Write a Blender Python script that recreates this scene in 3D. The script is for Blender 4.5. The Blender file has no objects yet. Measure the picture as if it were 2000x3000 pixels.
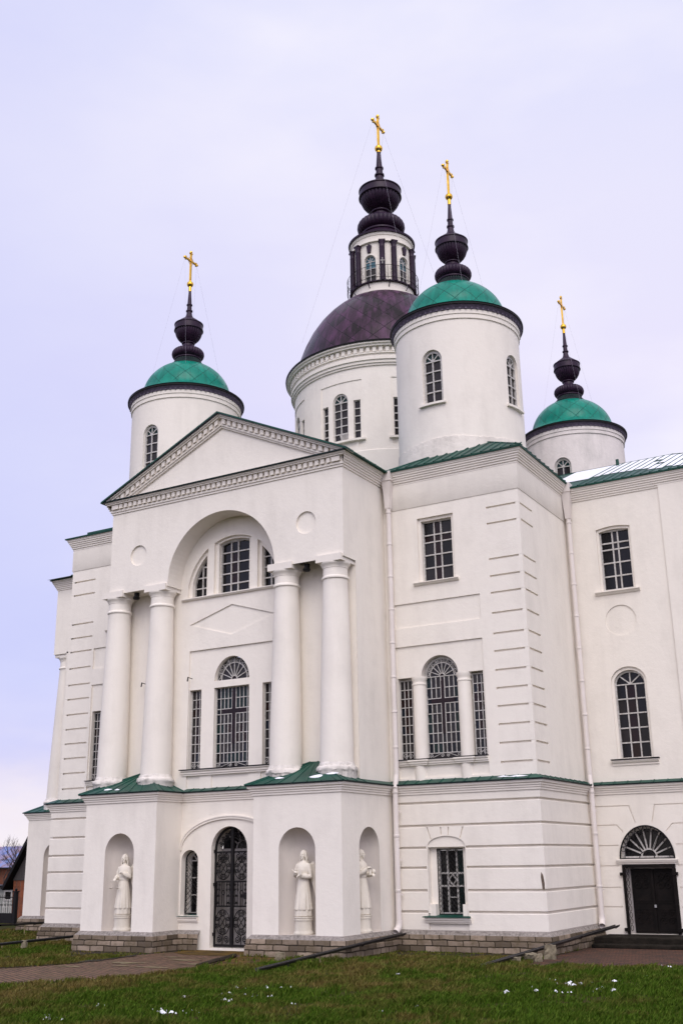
import bpy, bmesh, math, random
import numpy as np
from mathutils import Vector, Matrix
from mathutils.geometry import tessellate_polygon
random.seed(7)
PI = math.pi
R_ = math.radians
scene = bpy.context.scene
COL = scene.collection

# ------------------------------------------------------------------ camera, sky, sun, exposure
cd = bpy.data.cameras.new("camera")
cam = bpy.data.objects.new("camera", cd)
COL.objects.link(cam)
cd.sensor_fit = 'VERTICAL'
cd.sensor_height = 36.0
cd.sensor_width = 24.0
cd.lens = 3186.18 / 3000 * 36
cd.clip_end = 5000
YAW, TILT, ROLL = R_(30.1007), R_(17.8216), R_(-0.93395)
fw = Vector((-math.sin(YAW) * math.cos(TILT), math.cos(YAW) * math.cos(TILT), math.sin(TILT)))
rt = Vector((math.cos(YAW), math.sin(YAW), 0))
up = rt.cross(fw)
rt, up = rt * math.cos(ROLL) + up * math.sin(ROLL), up * math.cos(ROLL) - rt * math.sin(ROLL)
M = Matrix((rt, up, -fw)).transposed().to_4x4()
M.translation = Vector((13.9037, -23.7389, 1.6821))
cam.matrix_world = M
scene.camera = cam

SUN_EL, SUN_AZ = R_(46), R_(146)          # direction towards the sun; azimuth clockwise from +Y
world = bpy.data.worlds.new("World")
scene.world = world
world.use_nodes = True
wn, wl = world.node_tree.nodes, world.node_tree.links
wn.clear()


def N(nodes, t, **kw):
    n = nodes.new(t)
    for k, v in kw.items():
        if k.startswith('i_'):
            n.inputs[k[2:].replace('_', ' ')].default_value = v
        else:
            setattr(n, k, v)
    return n


def build_world():
    tc = N(wn, 'ShaderNodeTexCoord')
    sep = N(wn, 'ShaderNodeSeparateXYZ')
    wl.new(tc.outputs['Generated'], sep.inputs[0])
    # cloud deck colour by elevation
    ramp = N(wn, 'ShaderNodeValToRGB')
    cr = ramp.color_ramp
    cr.elements[0].position = 0.0
    cr.elements[0].color = (.86, .77, .76, 1)
    cr.elements[1].position = 1.0
    cr.elements[1].color = (.78, .78, .95, 1)
    for p, c in ((.035, (.88, .78, .84, 1)), (.09, (.66, .63, .90, 1)), (.16, (.57, .57, .90, 1)), (.26, (.70, .69, .94, 1)),
                 (.40, (.81, .765, .955, 1)), (.55, (.80, .78, .96, 1)), (.68, (.73, .74, .965, 1))):
        e = cr.elements.new(p)
        e.color = c
    # wobble the elevation with noise so that the cloud deck has soft banks
    mp = N(wn, 'ShaderNodeMapping')
    mp.inputs['Scale'].default_value = (1.0, 1.0, 2.6)
    wl.new(tc.outputs['Generated'], mp.inputs[0])
    nz = N(wn, 'ShaderNodeTexNoise', i_Scale=2.2, i_Detail=6.0, i_Roughness=.52)
    wl.new(mp.outputs[0], nz.inputs['Vector'])
    ma = N(wn, 'ShaderNodeMath', operation='MULTIPLY_ADD')
    ma.inputs[1].default_value = .34
    wl.new(nz.outputs['Fac'], ma.inputs[0])
    sub = N(wn, 'ShaderNodeMath', operation='SUBTRACT')
    sub.inputs[1].default_value = .17
    wl.new(sep.outputs[2], sub.inputs[0])
    wl.new(sub.outputs[0], ma.inputs[2])
    wl.new(ma.outputs[0], ramp.inputs[0])
    # paler banks
    nz2 = N(wn, 'ShaderNodeTexNoise', i_Scale=3.1, i_Detail=5.0, i_Roughness=.5)
    wl.new(mp.outputs[0], nz2.inputs['Vector'])
    mr = N(wn, 'ShaderNodeMapRange')
    mr.inputs[1].default_value = .42
    mr.inputs[2].default_value = .72
    mr.inputs[4].default_value = .85
    wl.new(nz2.outputs['Fac'], mr.inputs[0])
    mx = N(wn, 'ShaderNodeMix', data_type='RGBA')
    mx.inputs['B'].default_value = (.94, .905, .985, 1)
    wl.new(mr.outputs[0], mx.inputs['Factor'])
    wl.new(ramp.outputs[0], mx.inputs['A'])
    # deck brightened out of view on the hidden sun's side (south), to light the walls
    bm = N(wn, 'ShaderNodeMapRange', interpolation_type='SMOOTHSTEP')
    bm.inputs[1].default_value = -.25
    bm.inputs[2].default_value = .75
    bm.inputs[3].default_value = 1.0
    bm.inputs[4].default_value = 1.55
    dt = N(wn, 'ShaderNodeVectorMath', operation='DOT_PRODUCT')
    dt.inputs[1].default_value = (.42, -.91, 0)
    wl.new(tc.outputs['Generated'], dt.inputs[0])
    wl.new(dt.outputs['Value'], bm.inputs[0])
    # bluer, heavier bank in the north-west
    lf = N(wn, 'ShaderNodeMapRange')
    lf.inputs[1].default_value = -.42
    lf.inputs[2].default_value = -.74
    lf.inputs[4].default_value = .8
    wl.new(sep.outputs[0], lf.inputs[0])
    hz = N(wn, 'ShaderNodeMapRange')
    hz.inputs[1].default_value = .015
    hz.inputs[2].default_value = .14
    wl.new(ma.outputs[0], hz.inputs[0])
    lm = N(wn, 'ShaderNodeMath', operation='MULTIPLY')
    wl.new(lf.outputs[0], lm.inputs[0])
    wl.new(hz.outputs[0], lm.inputs[1])
    mb = N(wn, 'ShaderNodeMix', data_type='RGBA')
    mb.inputs['B'].default_value = (.585, .605, .93, 1)
    wl.new(lm.outputs[0], mb.inputs['Factor'])
    wl.new(mx.outputs['Result'], mb.inputs['A'])
    sc = N(wn, 'ShaderNodeVectorMath', operation='SCALE')
    wl.new(mb.outputs['Result'], sc.inputs[0])
    wl.new(bm.outputs[0], sc.inputs['Scale'])
    bg = N(wn, 'ShaderNodeBackground')
    bg.inputs['Strength'].default_value = .80
    wl.new(sc.outputs[0], bg.inputs[0])
    sky = N(wn, 'ShaderNodeTexSky', sky_type='NISHITA', sun_disc=False)
    sky.sun_elevation = SUN_EL
    sky.sun_rotation = SUN_AZ
    bg2 = N(wn, 'ShaderNodeBackground')
    bg2.inputs['Strength'].default_value = .05
    wl.new(sky.outputs[0], bg2.inputs[0])
    add = N(wn, 'ShaderNodeMixShader')
    add.inputs[0].default_value = .88
    wl.new(bg2.outputs[0], add.inputs[1])
    wl.new(bg.outputs[0], add.inputs[2])
    out = N(wn, 'ShaderNodeOutputWorld')
    wl.new(add.outputs[0], out.inputs[0])


build_world()
sd = bpy.data.lights.new("sun", 'SUN')
sd.energy = 1.15
sd.angle = R_(40)
sd.color = (1, .93, .86)
sun = bpy.data.objects.new("sun", sd)
COL.objects.link(sun)
to_sun = Vector((math.sin(SUN_AZ) * math.cos(SUN_EL), math.cos(SUN_AZ) * math.cos(SUN_EL), math.sin(SUN_EL)))
sun.rotation_euler = to_sun.to_track_quat('Z', 'Y').to_euler()
vs = scene.view_settings
vs.view_transform = 'Standard'
vs.look = 'None'
vs.exposure = .51
vs.gamma = 1
vs.use_curve_mapping = False

# ------------------------------------------------------------------ materials


def new_mat(name):
    m = bpy.data.materials.new(name)
    m.use_nodes = True
    nt = m.node_tree
    b = nt.nodes['Principled BSDF']
    return m, nt.nodes, nt.links, b


def simple(name, col, rough=.6, metal=0.0, spec=None, vary=.12, scale=6.0, bump=0.0, bscale=40.0, col2=None, stretch=None):
    m, n, l, b = new_mat(name)
    b.inputs['Roughness'].default_value = rough
    b.inputs['Metallic'].default_value = metal
    if spec is not None:
        b.inputs['Specular IOR Level'].default_value = spec
    tc = N(n, 'ShaderNodeTexCoord')
    src = tc.outputs['Object']
    if stretch:
        mp = N(n, 'ShaderNodeMapping')
        mp.inputs['Scale'].default_value = stretch
        l.new(src, mp.inputs[0])
        src = mp.outputs[0]
    nz = N(n, 'ShaderNodeTexNoise', i_Scale=scale, i_Detail=6.0, i_Roughness=.62)
    l.new(src, nz.inputs['Vector'])
    rp = N(n, 'ShaderNodeMapRange')
    rp.inputs[1].default_value = .3
    rp.inputs[2].default_value = .7
    l.new(nz.outputs['Fac'], rp.inputs[0])
    mx = N(n, 'ShaderNodeMix', data_type='RGBA')
    c2 = col2 or tuple(c * (1 - vary) for c in col)
    mx.inputs['A'].default_value = (*col, 1)
    mx.inputs['B'].default_value = (*c2, 1)
    l.new(rp.outputs[0], mx.inputs['Factor'])
    l.new(mx.outputs['Result'], b.inputs['Base Color'])
    if bump:
        nb = N(n, 'ShaderNodeTexNoise', i_Scale=bscale, i_Detail=4.0)
        l.new(tc.outputs['Object'], nb.inputs['Vector'])
        bp = N(n, 'ShaderNodeBump')
        bp.inputs['Strength'].default_value = bump
        bp.inputs['Distance'].default_value = .02
        l.new(nb.outputs['Fac'], bp.inputs['Height'])
        l.new(bp.outputs[0], b.inputs['Normal'])
    return m


def plaster(name, col, stain, amount, bump=.35):
    """Lime-washed plaster: soft broad mottling, faint rain streaks, hand-trowelled bumps."""
    m, n, l, b = new_mat(name)
    b.inputs['Roughness'].default_value = .85
    b.inputs['Specular IOR Level'].default_value = .2
    tc = N(n, 'ShaderNodeTexCoord')
    n1 = N(n, 'ShaderNodeTexNoise', i_Scale=.9, i_Detail=7.0, i_Roughness=.65)
    l.new(tc.outputs['Object'], n1.inputs['Vector'])
    mp = N(n, 'ShaderNodeMapping')
    mp.inputs['Scale'].default_value = (1.5, 1.5, .30)
    l.new(tc.outputs['Object'], mp.inputs[0])
    n2 = N(n, 'ShaderNodeTexNoise', i_Scale=1.6, i_Detail=5.0, i_Roughness=.6)
    l.new(mp.outputs[0], n2.inputs['Vector'])
    ad = N(n, 'ShaderNodeMath', operation='ADD')
    l.new(n1.outputs['Fac'], ad.inputs[0])
    l.new(n2.outputs['Fac'], ad.inputs[1])
    mr = N(n, 'ShaderNodeMapRange')
    mr.inputs[1].default_value = .95
    mr.inputs[2].default_value = 1.45
    mr.inputs[4].default_value = amount
    l.new(ad.outputs[0], mr.inputs[0])
    mx = N(n, 'ShaderNodeMix', data_type='RGBA')
    mx.inputs['A'].default_value = (*col, 1)
    mx.inputs['B'].default_value = (*stain, 1)
    l.new(mr.outputs[0], mx.inputs['Factor'])
    l.new(mx.outputs['Result'], b.inputs['Base Color'])
    nb = N(n, 'ShaderNodeTexNoise', i_Scale=5.0, i_Detail=8.0, i_Roughness=.7)
    l.new(tc.outputs['Object'], nb.inputs['Vector'])
    bp = N(n, 'ShaderNodeBump')
    bp.inputs['Strength'].default_value = bump
    bp.inputs['Distance'].default_value = .03
    l.new(nb.outputs['Fac'], bp.inputs['Height'])
    l.new(bp.outputs[0], b.inputs['Normal'])
    return m


def diamond(name, col, col2, line, nu, kv, rough, metal, streak, spec=.5):
    """Metal sheets laid as diamonds: two crossing families of seams in the dome's own UV."""
    m, n, l, b = new_mat(name)
    b.inputs['Specular IOR Level'].default_value = spec
    uv = N(n, 'ShaderNodeUVMap')
    sp = N(n, 'ShaderNodeSeparateXYZ')
    l.new(uv.outputs[0], sp.inputs[0])

    def math_(op, a, bb=None):
        x = N(n, 'ShaderNodeMath', operation=op)
        for i, q in enumerate((a, bb)):
            if q is None:
                continue
            if isinstance(q, (int, float)):
                x.inputs[i].default_value = q
            else:
                l.new(q, x.inputs[i])
        return x.outputs[0]
    U = math_('MULTIPLY', sp.outputs[0], float(nu))
    V = math_('MULTIPLY', sp.outputs[1], float(kv))
    A = math_('ADD', U, V)
    B = math_('SUBTRACT', U, V)
    fa, fb = math_('FRACT', A), math_('FRACT', B)
    mn = math_('MINIMUM', math_('MINIMUM', fa, math_('SUBTRACT', 1.0, fa)), math_('MINIMUM', fb, math_('SUBTRACT', 1.0, fb)))
    seam = N(n, 'ShaderNodeMapRange')
    seam.inputs[1].default_value = .004
    seam.inputs[2].default_value = .026
    l.new(mn, seam.inputs[0])
    cmb = N(n, 'ShaderNodeCombineXYZ')
    l.new(math_('FLOOR', A), cmb.inputs[0])
    l.new(math_('FLOOR', B), cmb.inputs[1])
    wnz = N(n, 'ShaderNodeTexWhiteNoise')
    l.new(cmb.outputs[0], wnz.inputs['Vector'])
    st = N(n, 'ShaderNodeCombineXYZ')
    l.new(math_('MULTIPLY', sp.outputs[0], 70.0), st.inputs[0])
    l.new(math_('MULTIPLY', sp.outputs[1], .9), st.inputs[1])
    nz = N(n, 'ShaderNodeTexNoise', i_Scale=1.0, i_Detail=5.0, i_Roughness=.6)
    l.new(st.outputs[0], nz.inputs['Vector'])
    mr = N(n, 'ShaderNodeMapRange')
    mr.inputs[1].default_value = .45
    mr.inputs[2].default_value = .75
    mr.inputs[4].default_value = streak
    l.new(nz.outputs['Fac'], mr.inputs[0])
    fac = math_('ADD', math_('MULTIPLY', wnz.outputs['Value'], .45), mr.outputs[0])
    mx = N(n, 'ShaderNodeMix', data_type='RGBA', clamp_factor=True)
    mx.inputs['A'].default_value = (*col, 1)
    mx.inputs['B'].default_value = (*col2, 1)
    l.new(fac, mx.inputs['Factor'])
    ml = N(n, 'ShaderNodeMix', data_type='RGBA')
    ml.inputs['A'].default_value = (*line, 1)
    l.new(seam.outputs[0], ml.inputs['Factor'])
    l.new(mx.outputs['Result'], ml.inputs['B'])
    l.new(ml.outputs['Result'], b.inputs['Base Color'])
    b.inputs['Metallic'].default_value = metal
    rr = N(n, 'ShaderNodeMapRange')
    rr.inputs[3].default_value = rough - .06
    rr.inputs[4].default_value = rough + .12
    l.new(wnz.outputs['Value'], rr.inputs[0])
    l.new(rr.outputs[0], b.inputs['Roughness'])
    bp = N(n, 'ShaderNodeBump')
    bp.inputs['Strength'].default_value = .5
    bp.inputs['Distance'].default_value = .03
    l.new(seam.outputs[0], bp.inputs['Height'])
    l.new(bp.outputs[0], b.inputs['Normal'])
    return m


def brick(name, c1, c2, mortar, scale, bw, bh, msize, use_uv=True, offset=.5, bump=.6, dirt=None, rough=.85, rot=0):
    m, n, l, b = new_mat(name)
    b.inputs['Roughness'].default_value = rough
    b.inputs['Specular IOR Level'].default_value = .12
    if use_uv:
        src = N(n, 'ShaderNodeUVMap').outputs[0]
    else:
        src = N(n, 'ShaderNodeTexCoord').outputs['Object']
    mp = N(n, 'ShaderNodeMapping')
    mp.inputs['Rotation'].default_value = (0, 0, rot)
    l.new(src, mp.inputs[0])
    nzd = N(n, 'ShaderNodeTexNoise', i_Scale=4.0, i_Detail=3.0)
    l.new(src, nzd.inputs['Vector'])
    dv = N(n, 'ShaderNodeVectorMath', operation='MULTIPLY_ADD')
    dv.inputs[1].default_value = (.05, .05, 0)
    l.new(nzd.outputs['Color'], dv.inputs[0])
    l.new(mp.outputs[0], dv.inputs[2])
    bt = N(n, 'ShaderNodeTexBrick', offset=offset)
    bt.inputs['Color1'].default_value = (*c1, 1)
    bt.inputs['Color2'].default_value = (*c2, 1)
    bt.inputs['Mortar'].default_value = (*mortar, 1)
    bt.inputs['Scale'].default_value = scale
    bt.inputs['Brick Width'].default_value = bw
    bt.inputs['Row Height'].default_value = bh
    bt.inputs['Mortar Size'].default_value = msize
    bt.inputs['Bias'].default_value = 0.0
    l.new(dv.outputs[0], bt.inputs['Vector'])
    nz = N(n, 'ShaderNodeTexNoise', i_Scale=3.5, i_Detail=8.0, i_Roughness=.7)
    l.new(src, nz.inputs['Vector'])
    mr = N(n, 'ShaderNodeMapRange')
    mr.inputs[1].default_value = .42
    mr.inputs[2].default_value = .75
    l.new(nz.outputs['Fac'], mr.inputs[0])
    mx = N(n, 'ShaderNodeMix', data_type='RGBA')
    d = dirt or tuple(x * .5 for x in c1)
    mx.inputs['B'].default_value = (*d, 1)
    l.new(mr.outputs[0], mx.inputs['Factor'])
    l.new(bt.outputs['Color'], mx.inputs['A'])
    l.new(mx.outputs['Result'], b.inputs['Base Color'])
    nf = N(n, 'ShaderNodeTexNoise', i_Scale=30.0, i_Detail=5.0)
    l.new(src, nf.inputs['Vector'])
    sm = N(n, 'ShaderNodeMath', operation='MULTIPLY_ADD')
    sm.inputs[1].default_value = .4
    l.new(nf.outputs['Fac'], sm.inputs[0])
    inv = N(n, 'ShaderNodeMath', operation='SUBTRACT')
    inv.inputs[0].default_value = 1.0
    l.new(bt.outputs['Fac'], inv.inputs[1])
    l.new(inv.outputs[0], sm.inputs[2])
    bp = N(n, 'ShaderNodeBump')
    bp.inputs['Strength'].default_value = bump
    bp.inputs['Distance'].default_value = .03
    l.new(sm.outputs[0], bp.inputs['Height'])
    l.new(bp.outputs[0], b.inputs['Normal'])
    return m


WALL = plaster('white_plaster', (.815, .762, .682), (.60, .555, .495), .46)
WALLD = plaster('weathered_plaster', (.76, .70, .665), (.42, .40, .375), .7, .6)
SKIRT = plaster('dirty_plaster', (.80, .742, .668), (.40, .372, .335), .62, .8)
TRIM = plaster('trim_plaster', (.81, .755, .68), (.58, .54, .485), .40, .2)
WORN = plaster('worn_plaster', (.76, .71, .65), (.22, .20, .17), .85, 1.0)
NICHE = plaster('niche_plaster', (.62, .565, .51), (.46, .42, .38), .6, .3)  # greyer than the walls: the niches' shade is put into the colour
STATUE = plaster('statue_plaster', (.72, .665, .57), (.36, .32, .26), .8, .3)
STONE = brick('plinth_stone', (.36, .285, .215), (.105, .082, .06), (.026, .021, .016), 1.0, .42, .15, .014, dirt=(.10, .075, .042), bump=.9)
STONETOP = simple('plinth_cap_stone', (.36, .32, .29), .9, col2=(.12, .105, .09), scale=14, bump=1.0, bscale=18)
ROOF = simple('green_roof_metal', (.003, .075, .048), .45, spec=.3, col2=(.005, .036, .027), scale=2.2, bump=.12, bscale=6)
ROOFD = simple('dark_roof_edge', (.006, .022, .020), .55, spec=.2, col2=(.010, .013, .016), scale=3)
VERGE = simple('grey_verge_sheet', (.030, .033, .045), .5, spec=.3, col2=(.012, .013, .018), scale=2.5)
TEAL = diamond('teal_dome_metal', (0, .215, .148), (.0, .115, .085), (.0, .065, .048), 15, 1.5, .33, 0, .85, .22)
PURP = diamond('brown_purple_dome_metal', (.013, .008, .009), (.085, .034, .075), (.006, .004, .005), 26, 1.3, .32, 0, 1.15, .16)
COPPER = simple('dark_copper', (.030, .010, .031), .42, metal=.05, spec=.25, col2=(.012, .005, .016), scale=5)
SOFFIT = simple('purple_soffit_metal', (.13, .105, .15), .6, spec=.2, col2=(.06, .05, .075), scale=8)
BLACKM = simple('black_metal', (.007, .007, .008), .5, spec=.15, col2=(.015, .013, .013), scale=9)
GOLD = simple('gilding', (.90, .56, .07), .28, metal=1.0, col2=(.62, .33, .03), scale=7)
WHITEW = simple('white_window_paint', (.60, .58, .56), .55, col2=(.36, .335, .30), scale=12)
PIPE = simple('white_pipe_paint', (.76, .70, .66), .5, spec=.25, col2=(.68, .62, .58), scale=1.2)
WIRE = simple('grey_wire', (.34, .32, .38), .6)
G_DARK = simple('dark_glass', (0.0074, 0.0068, 0.0081), .12, spec=.22, vary=.4, scale=1.2)
G_GREY = simple('grey_glass', (0.0322, 0.0291, 0.0291), .12, spec=.22, vary=.45, scale=1.6)
G_MID = simple('brown_grey_glass', (0.0223, 0.0186, 0.0198), .12, spec=.22, vary=.4, scale=1.6)
G_RED = simple('dark_red_glass', (0.0135, 0.0030, 0.0032), .12, spec=.22, vary=.4, scale=1.6)
G_TEAL = simple('dark_teal_glass', (0.0025, 0.0161, 0.0161), .12, spec=.22, vary=.4, scale=1.6)
G_BLUE = simple('dark_blue_glass', (0.0037, 0.0074, 0.0149), .12, spec=.22, vary=.4, scale=1.6)
G_FAN = simple('teal_fanlight_glass', (.002, .034, .034), .12, spec=.22, vary=.5, scale=2.0)
DOORM = simple('black_door_iron', (.005, .0045, .0045), .6, spec=.1, col2=(.012, .009, .008), scale=5)
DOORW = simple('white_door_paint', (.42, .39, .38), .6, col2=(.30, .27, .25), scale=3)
G_LAN = simple('lantern_glass', (.03, .12, .16), .12, spec=.4, vary=.5, scale=3)
GLASSES = [G_DARK, G_GREY, G_MID, G_RED, G_TEAL, G_BLUE, G_FAN, G_LAN]

# ------------------------------------------------------------------ mesh helpers


class Fr:
    """Local frame of a flat facade: u along the wall, v up, d outwards."""
    def __init__(s, o, u, n):
        s.o, s.u, s.n = Vector(o), Vector(u), Vector(n)

    def p(s, u, v, d):
        return s.o + s.u * u + Vector((0, 0, v)) + s.n * d


RAW = None      # raw frame: (u, v, d) kept as coordinates, used before wrapping on a cylinder


def south(y):
    return Fr((0, y, 0), (1, 0, 0), (0, -1, 0))


def east(x):
    return Fr((x, 0, 0), (0, 1, 0), (1, 0, 0))


def west(x):
    return Fr((x, 0, 0), (0, -1, 0), (-1, 0, 0))


class MB:
    def __init__(s):
        s.v, s.f, s.m, s.uv = [], [], [], []

    def add(s, vs_, fs, mat=0, uvs=None):
        b = len(s.v)
        s.v += [tuple(q) for q in vs_]
        for i, f in enumerate(fs):
            s.f.append(tuple(b + k for k in f))
            s.m.append(mat)
            s.uv.append(uvs[i] if uvs else None)

    def box(s, c, size, mat=0, rotz=0.0):
        x, y, z = (q / 2 for q in size)
        vs_ = [Vector((a * x, b_ * y, c_ * z)) for a in (-1, 1) for b_ in (-1, 1) for c_ in (-1, 1)]
        if rotz:
            r = Matrix.Rotation(rotz, 3, 'Z')
            vs_ = [r @ q for q in vs_]
        vs_ = [q + Vector(c) for q in vs_]
        s.add(vs_, [(0, 1, 3, 2), (4, 6, 7, 5), (0, 4, 5, 1), (2, 3, 7, 6), (0, 2, 6, 4), (1, 5, 7, 3)], mat)

    def prism(s, F, poly, d0, d1, holes=(), mat=0, side=True, hole_side=True, face=True, hmat=None):
        P = (lambda u, v, d: (u, v, d)) if F is None else F.p
        area = sum(poly[i][0] * poly[(i + 1) % len(poly)][1] - poly[(i + 1) % len(poly)][0] * poly[i][1] for i in range(len(poly)))
        poly = list(poly) if area > 0 else list(poly)[::-1]
        hs = []
        for h in holes:
            a = sum(h[i][0] * h[(i + 1) % len(h)][1] - h[(i + 1) % len(h)][0] * h[i][1] for i in range(len(h)))
            hs.append(list(h) if a < 0 else list(h)[::-1])
        if face:
            loops = [poly] + hs
            flat = [q for lp in loops for q in lp]
            if not hs and len(poly) == 4:
                s.add([P(u, v, d1) for u, v in flat], [(0, 1, 2, 3)], mat)
            else:
                tris = tessellate_polygon([[Vector((u, v, 0)) for u, v in lp] for lp in loops])
                fs = []
                for a, b, c in tris:
                    A, B, C_ = flat[a], flat[b], flat[c]
                    cr = (B[0] - A[0]) * (C_[1] - A[1]) - (B[1] - A[1]) * (C_[0] - A[0])
                    if abs(cr) < 1e-10:
                        continue
                    fs.append((a, b, c) if cr > 0 else (a, c, b))
                s.add([P(u, v, d1) for u, v in flat], fs, mat)
        for lp, on, mm in [(poly, side, mat)] + [(h, hole_side, mat if hmat is None else hmat) for h in hs]:
            if not on:
                continue
            n = len(lp)
            vs_ = [P(u, v, d1) for u, v in lp] + [P(u, v, d0) for u, v in lp]
            s.add(vs_, [(i, n + i, n + (i + 1) % n, (i + 1) % n) for i in range(n)], mm)

    def rectwall(s, F, outer, d0, d1, holes):
        """Wall face with rectangular openings (u0, u1, v0, v1), cut on a grid, with the reveals of the openings."""
        us = sorted({round(q, 5) for r in [outer] + holes for q in r[:2] if outer[0] <= q <= outer[1]})
        vv = sorted({round(q, 5) for r in [outer] + holes for q in r[2:] if outer[2] <= q <= outer[3]})
        idx = {}
        base = []

        def vid(i, j):
            if (i, j) not in idx:
                idx[(i, j)] = len(base)
                base.append(F.p(us[i], vv[j], d1))
            return idx[(i, j)]
        fs = []
        for i in range(len(us) - 1):
            for j in range(len(vv) - 1):
                cu, cv = (us[i] + us[i + 1]) / 2, (vv[j] + vv[j + 1]) / 2
                if any(a < cu < b and c < cv < d for a, b, c, d in holes):
                    continue
                fs.append((vid(i, j), vid(i + 1, j), vid(i + 1, j + 1), vid(i, j + 1)))
        s.add(base, fs)
        for a, b, c, d in holes:
            s.prism(F, rect(a - .001, b + .001, c - .001, d + .001), d0, d1, [rect(a, b, c, d)], face=False, side=False)

    def bar(s, F, a, b, w, d0, d1, mat=0):
        a, b = Vector((a[0], a[1])), Vector((b[0], b[1]))
        t = (b - a).normalized()
        nn = Vector((-t.y, t.x)) * (w / 2)
        s.prism(F, [tuple(a - nn), tuple(b - nn), tuple(b + nn), tuple(a + nn)], d0, d1, mat=mat)

    def pline(s, F, pts, w, d0, d1, closed=False, mat=0):
        """A flat strip of width w along a polyline of the facade, mitred."""
        n = len(pts)
        L, Rr = [], []
        for i in range(n):
            p = Vector(pts[i])
            a = Vector(pts[i - 1]) if (i > 0 or closed) else None
            c = Vector(pts[(i + 1) % n]) if (i < n - 1 or closed) else None
            t1 = (p - a).normalized() if a is not None else None
            t2 = (c - p).normalized() if c is not None else None
            if t1 is None:
                t1 = t2
            if t2 is None:
                t2 = t1
            n1, n2 = Vector((-t1.y, t1.x)), Vector((-t2.y, t2.x))
            mm = (n1 + n2) / max(.4, 1 + n1.dot(n2)) * (w / 2)
            L.append(p + mm)
            Rr.append(p - mm)
        P = (lambda u, v, d: (u, v, d)) if F is None else F.p
        k = n if closed else n - 1
        vs_ = []
        for i in range(n):
            vs_ += [P(*L[i], d1), P(*Rr[i], d1), P(*L[i], d0), P(*Rr[i], d0)]
        fs = []
        for i in range(k):
            a, b = 4 * i, 4 * ((i + 1) % n)
            fs += [(a + 1, b + 1, b, a), (a, b, b + 2, a + 2), (a + 3, b + 3, b + 1, a + 1)]
        if not closed:
            fs += [(0, 2, 3, 1), (4 * n - 4, 4 * n - 3, 4 * n - 1, 4 * n - 2)]
        s.add(vs_, fs, mat)

    def tube(s, pts, r, n=5, mat=0, taper=None, cap=True):
        pts = [Vector(p) for p in pts]
        ref = Vector((0, 0, 1))
        vs_ = []
        prev = None
        for i, p in enumerate(pts):
            t = (pts[min(i + 1, len(pts) - 1)] - pts[max(i - 1, 0)]).normalized()
            if prev is None:
                a = t.cross(ref)
                if a.length < .1:
                    a = t.cross(Vector((1, 0, 0)))
            else:
                a = prev - t * prev.dot(t)
            a.normalize()
            prev = a
            b = t.cross(a)
            rr = r[i] if isinstance(r, (list, tuple)) else (r if taper is None else r + (taper - r) * i / (len(pts) - 1))
            for k in range(n):
                th = 2 * PI * k / n
                vs_.append(p + (a * math.cos(th) + b * math.sin(th)) * rr)
        fs = []
        for i in range(len(pts) - 1):
            for k in range(n):
                fs.append((i * n + k, i * n + (k + 1) % n, (i + 1) * n + (k + 1) % n, (i + 1) * n + k))
        if cap:
            fs += [tuple(range(n - 1, -1, -1)), tuple(range((len(pts) - 1) * n, len(pts) * n))]
        s.add(vs_, fs, mat)

    def lathe(s, cx, cy, prof, n=64, mat=0, flute=None, cap=False):
        """prof: (r, z) from bottom to top. flute: (count, depth). UV = (turn, length along the profile)."""
        L = [0.0]
        for i in range(1, len(prof)):
            L.append(L[-1] + math.hypot(prof[i][0] - prof[i - 1][0], prof[i][1] - prof[i - 1][1]))
        vs_ = []
        for j in range(n):
            th = 2 * PI * j / n
            k = 1.0
            if flute:
                k = 1 - flute[1] * (1 - abs(math.sin(flute[0] * th / 2)))
            for r, z in prof:
                vs_.append((cx + r * k * math.sin(th), cy - r * k * math.cos(th), z))
        m = len(prof)
        fs, uv = [], []
        for j in range(n):
            for i in range(m - 1):
                a, b = j * m + i, ((j + 1) % n) * m + i
                fs.append((a, b, b + 1, a + 1))
                uv.append([(j / n, L[i]), ((j + 1) / n, L[i]), ((j + 1) / n, L[i + 1]), (j / n, L[i + 1])])
        s.add(vs_, fs, mat, uv)
        if cap:
            s.add([vs_[j * m + m - 1] for j in range(n)], [tuple(range(n))], mat)

    def sweep(s, path, prof, mat=0, closed=False, caps=True, only=None):
        """Moulding: prof (out, z) carried along a plan polyline; outwards is to the right of travel."""
        n = len(path)
        path = [Vector(p) for p in path]
        offs = []
        for i in range(n):
            a = path[i - 1] if (i > 0 or closed) else None
            c = path[(i + 1) % n] if (i < n - 1 or closed) else None
            t1 = (path[i] - a).normalized() if a is not None else None
            t2 = (c - path[i]).normalized() if c is not None else None
            t1, t2 = t1 or t2, t2 or t1
            n1, n2 = Vector((t1.y, -t1.x)), Vector((t2.y, -t2.x))
            offs.append((n1 + n2) / max(.3, 1 + n1.dot(n2)))
        Lp = [0.0]
        for i in range(1, len(prof)):
            Lp.append(Lp[-1] + math.hypot(prof[i][0] - prof[i - 1][0], prof[i][1] - prof[i - 1][1]))
        m = len(prof)
        vs_ = []
        for i in range(n):
            for o, z in prof:
                q = path[i] + offs[i] * o
                vs_.append((q.x, q.y, z))
        fs, uv = [], []
        run = 0.0
        for i in range(n if closed else n - 1):
            j = (i + 1) % n
            ln = (path[j] - path[i]).length
            if only is not None and i not in only:
                continue
            for k in range(m - 1):
                fs.append((i * m + k, i * m + k + 1, j * m + k + 1, j * m + k))
                o0, o1 = prof[k][0], prof[k + 1][0]
                uv.append([(run, Lp[k]), (run, Lp[k + 1]), (run + ln, Lp[k + 1]), (run + ln, Lp[k])])
            run += ln
        s.add(vs_, fs, mat, uv)
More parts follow.
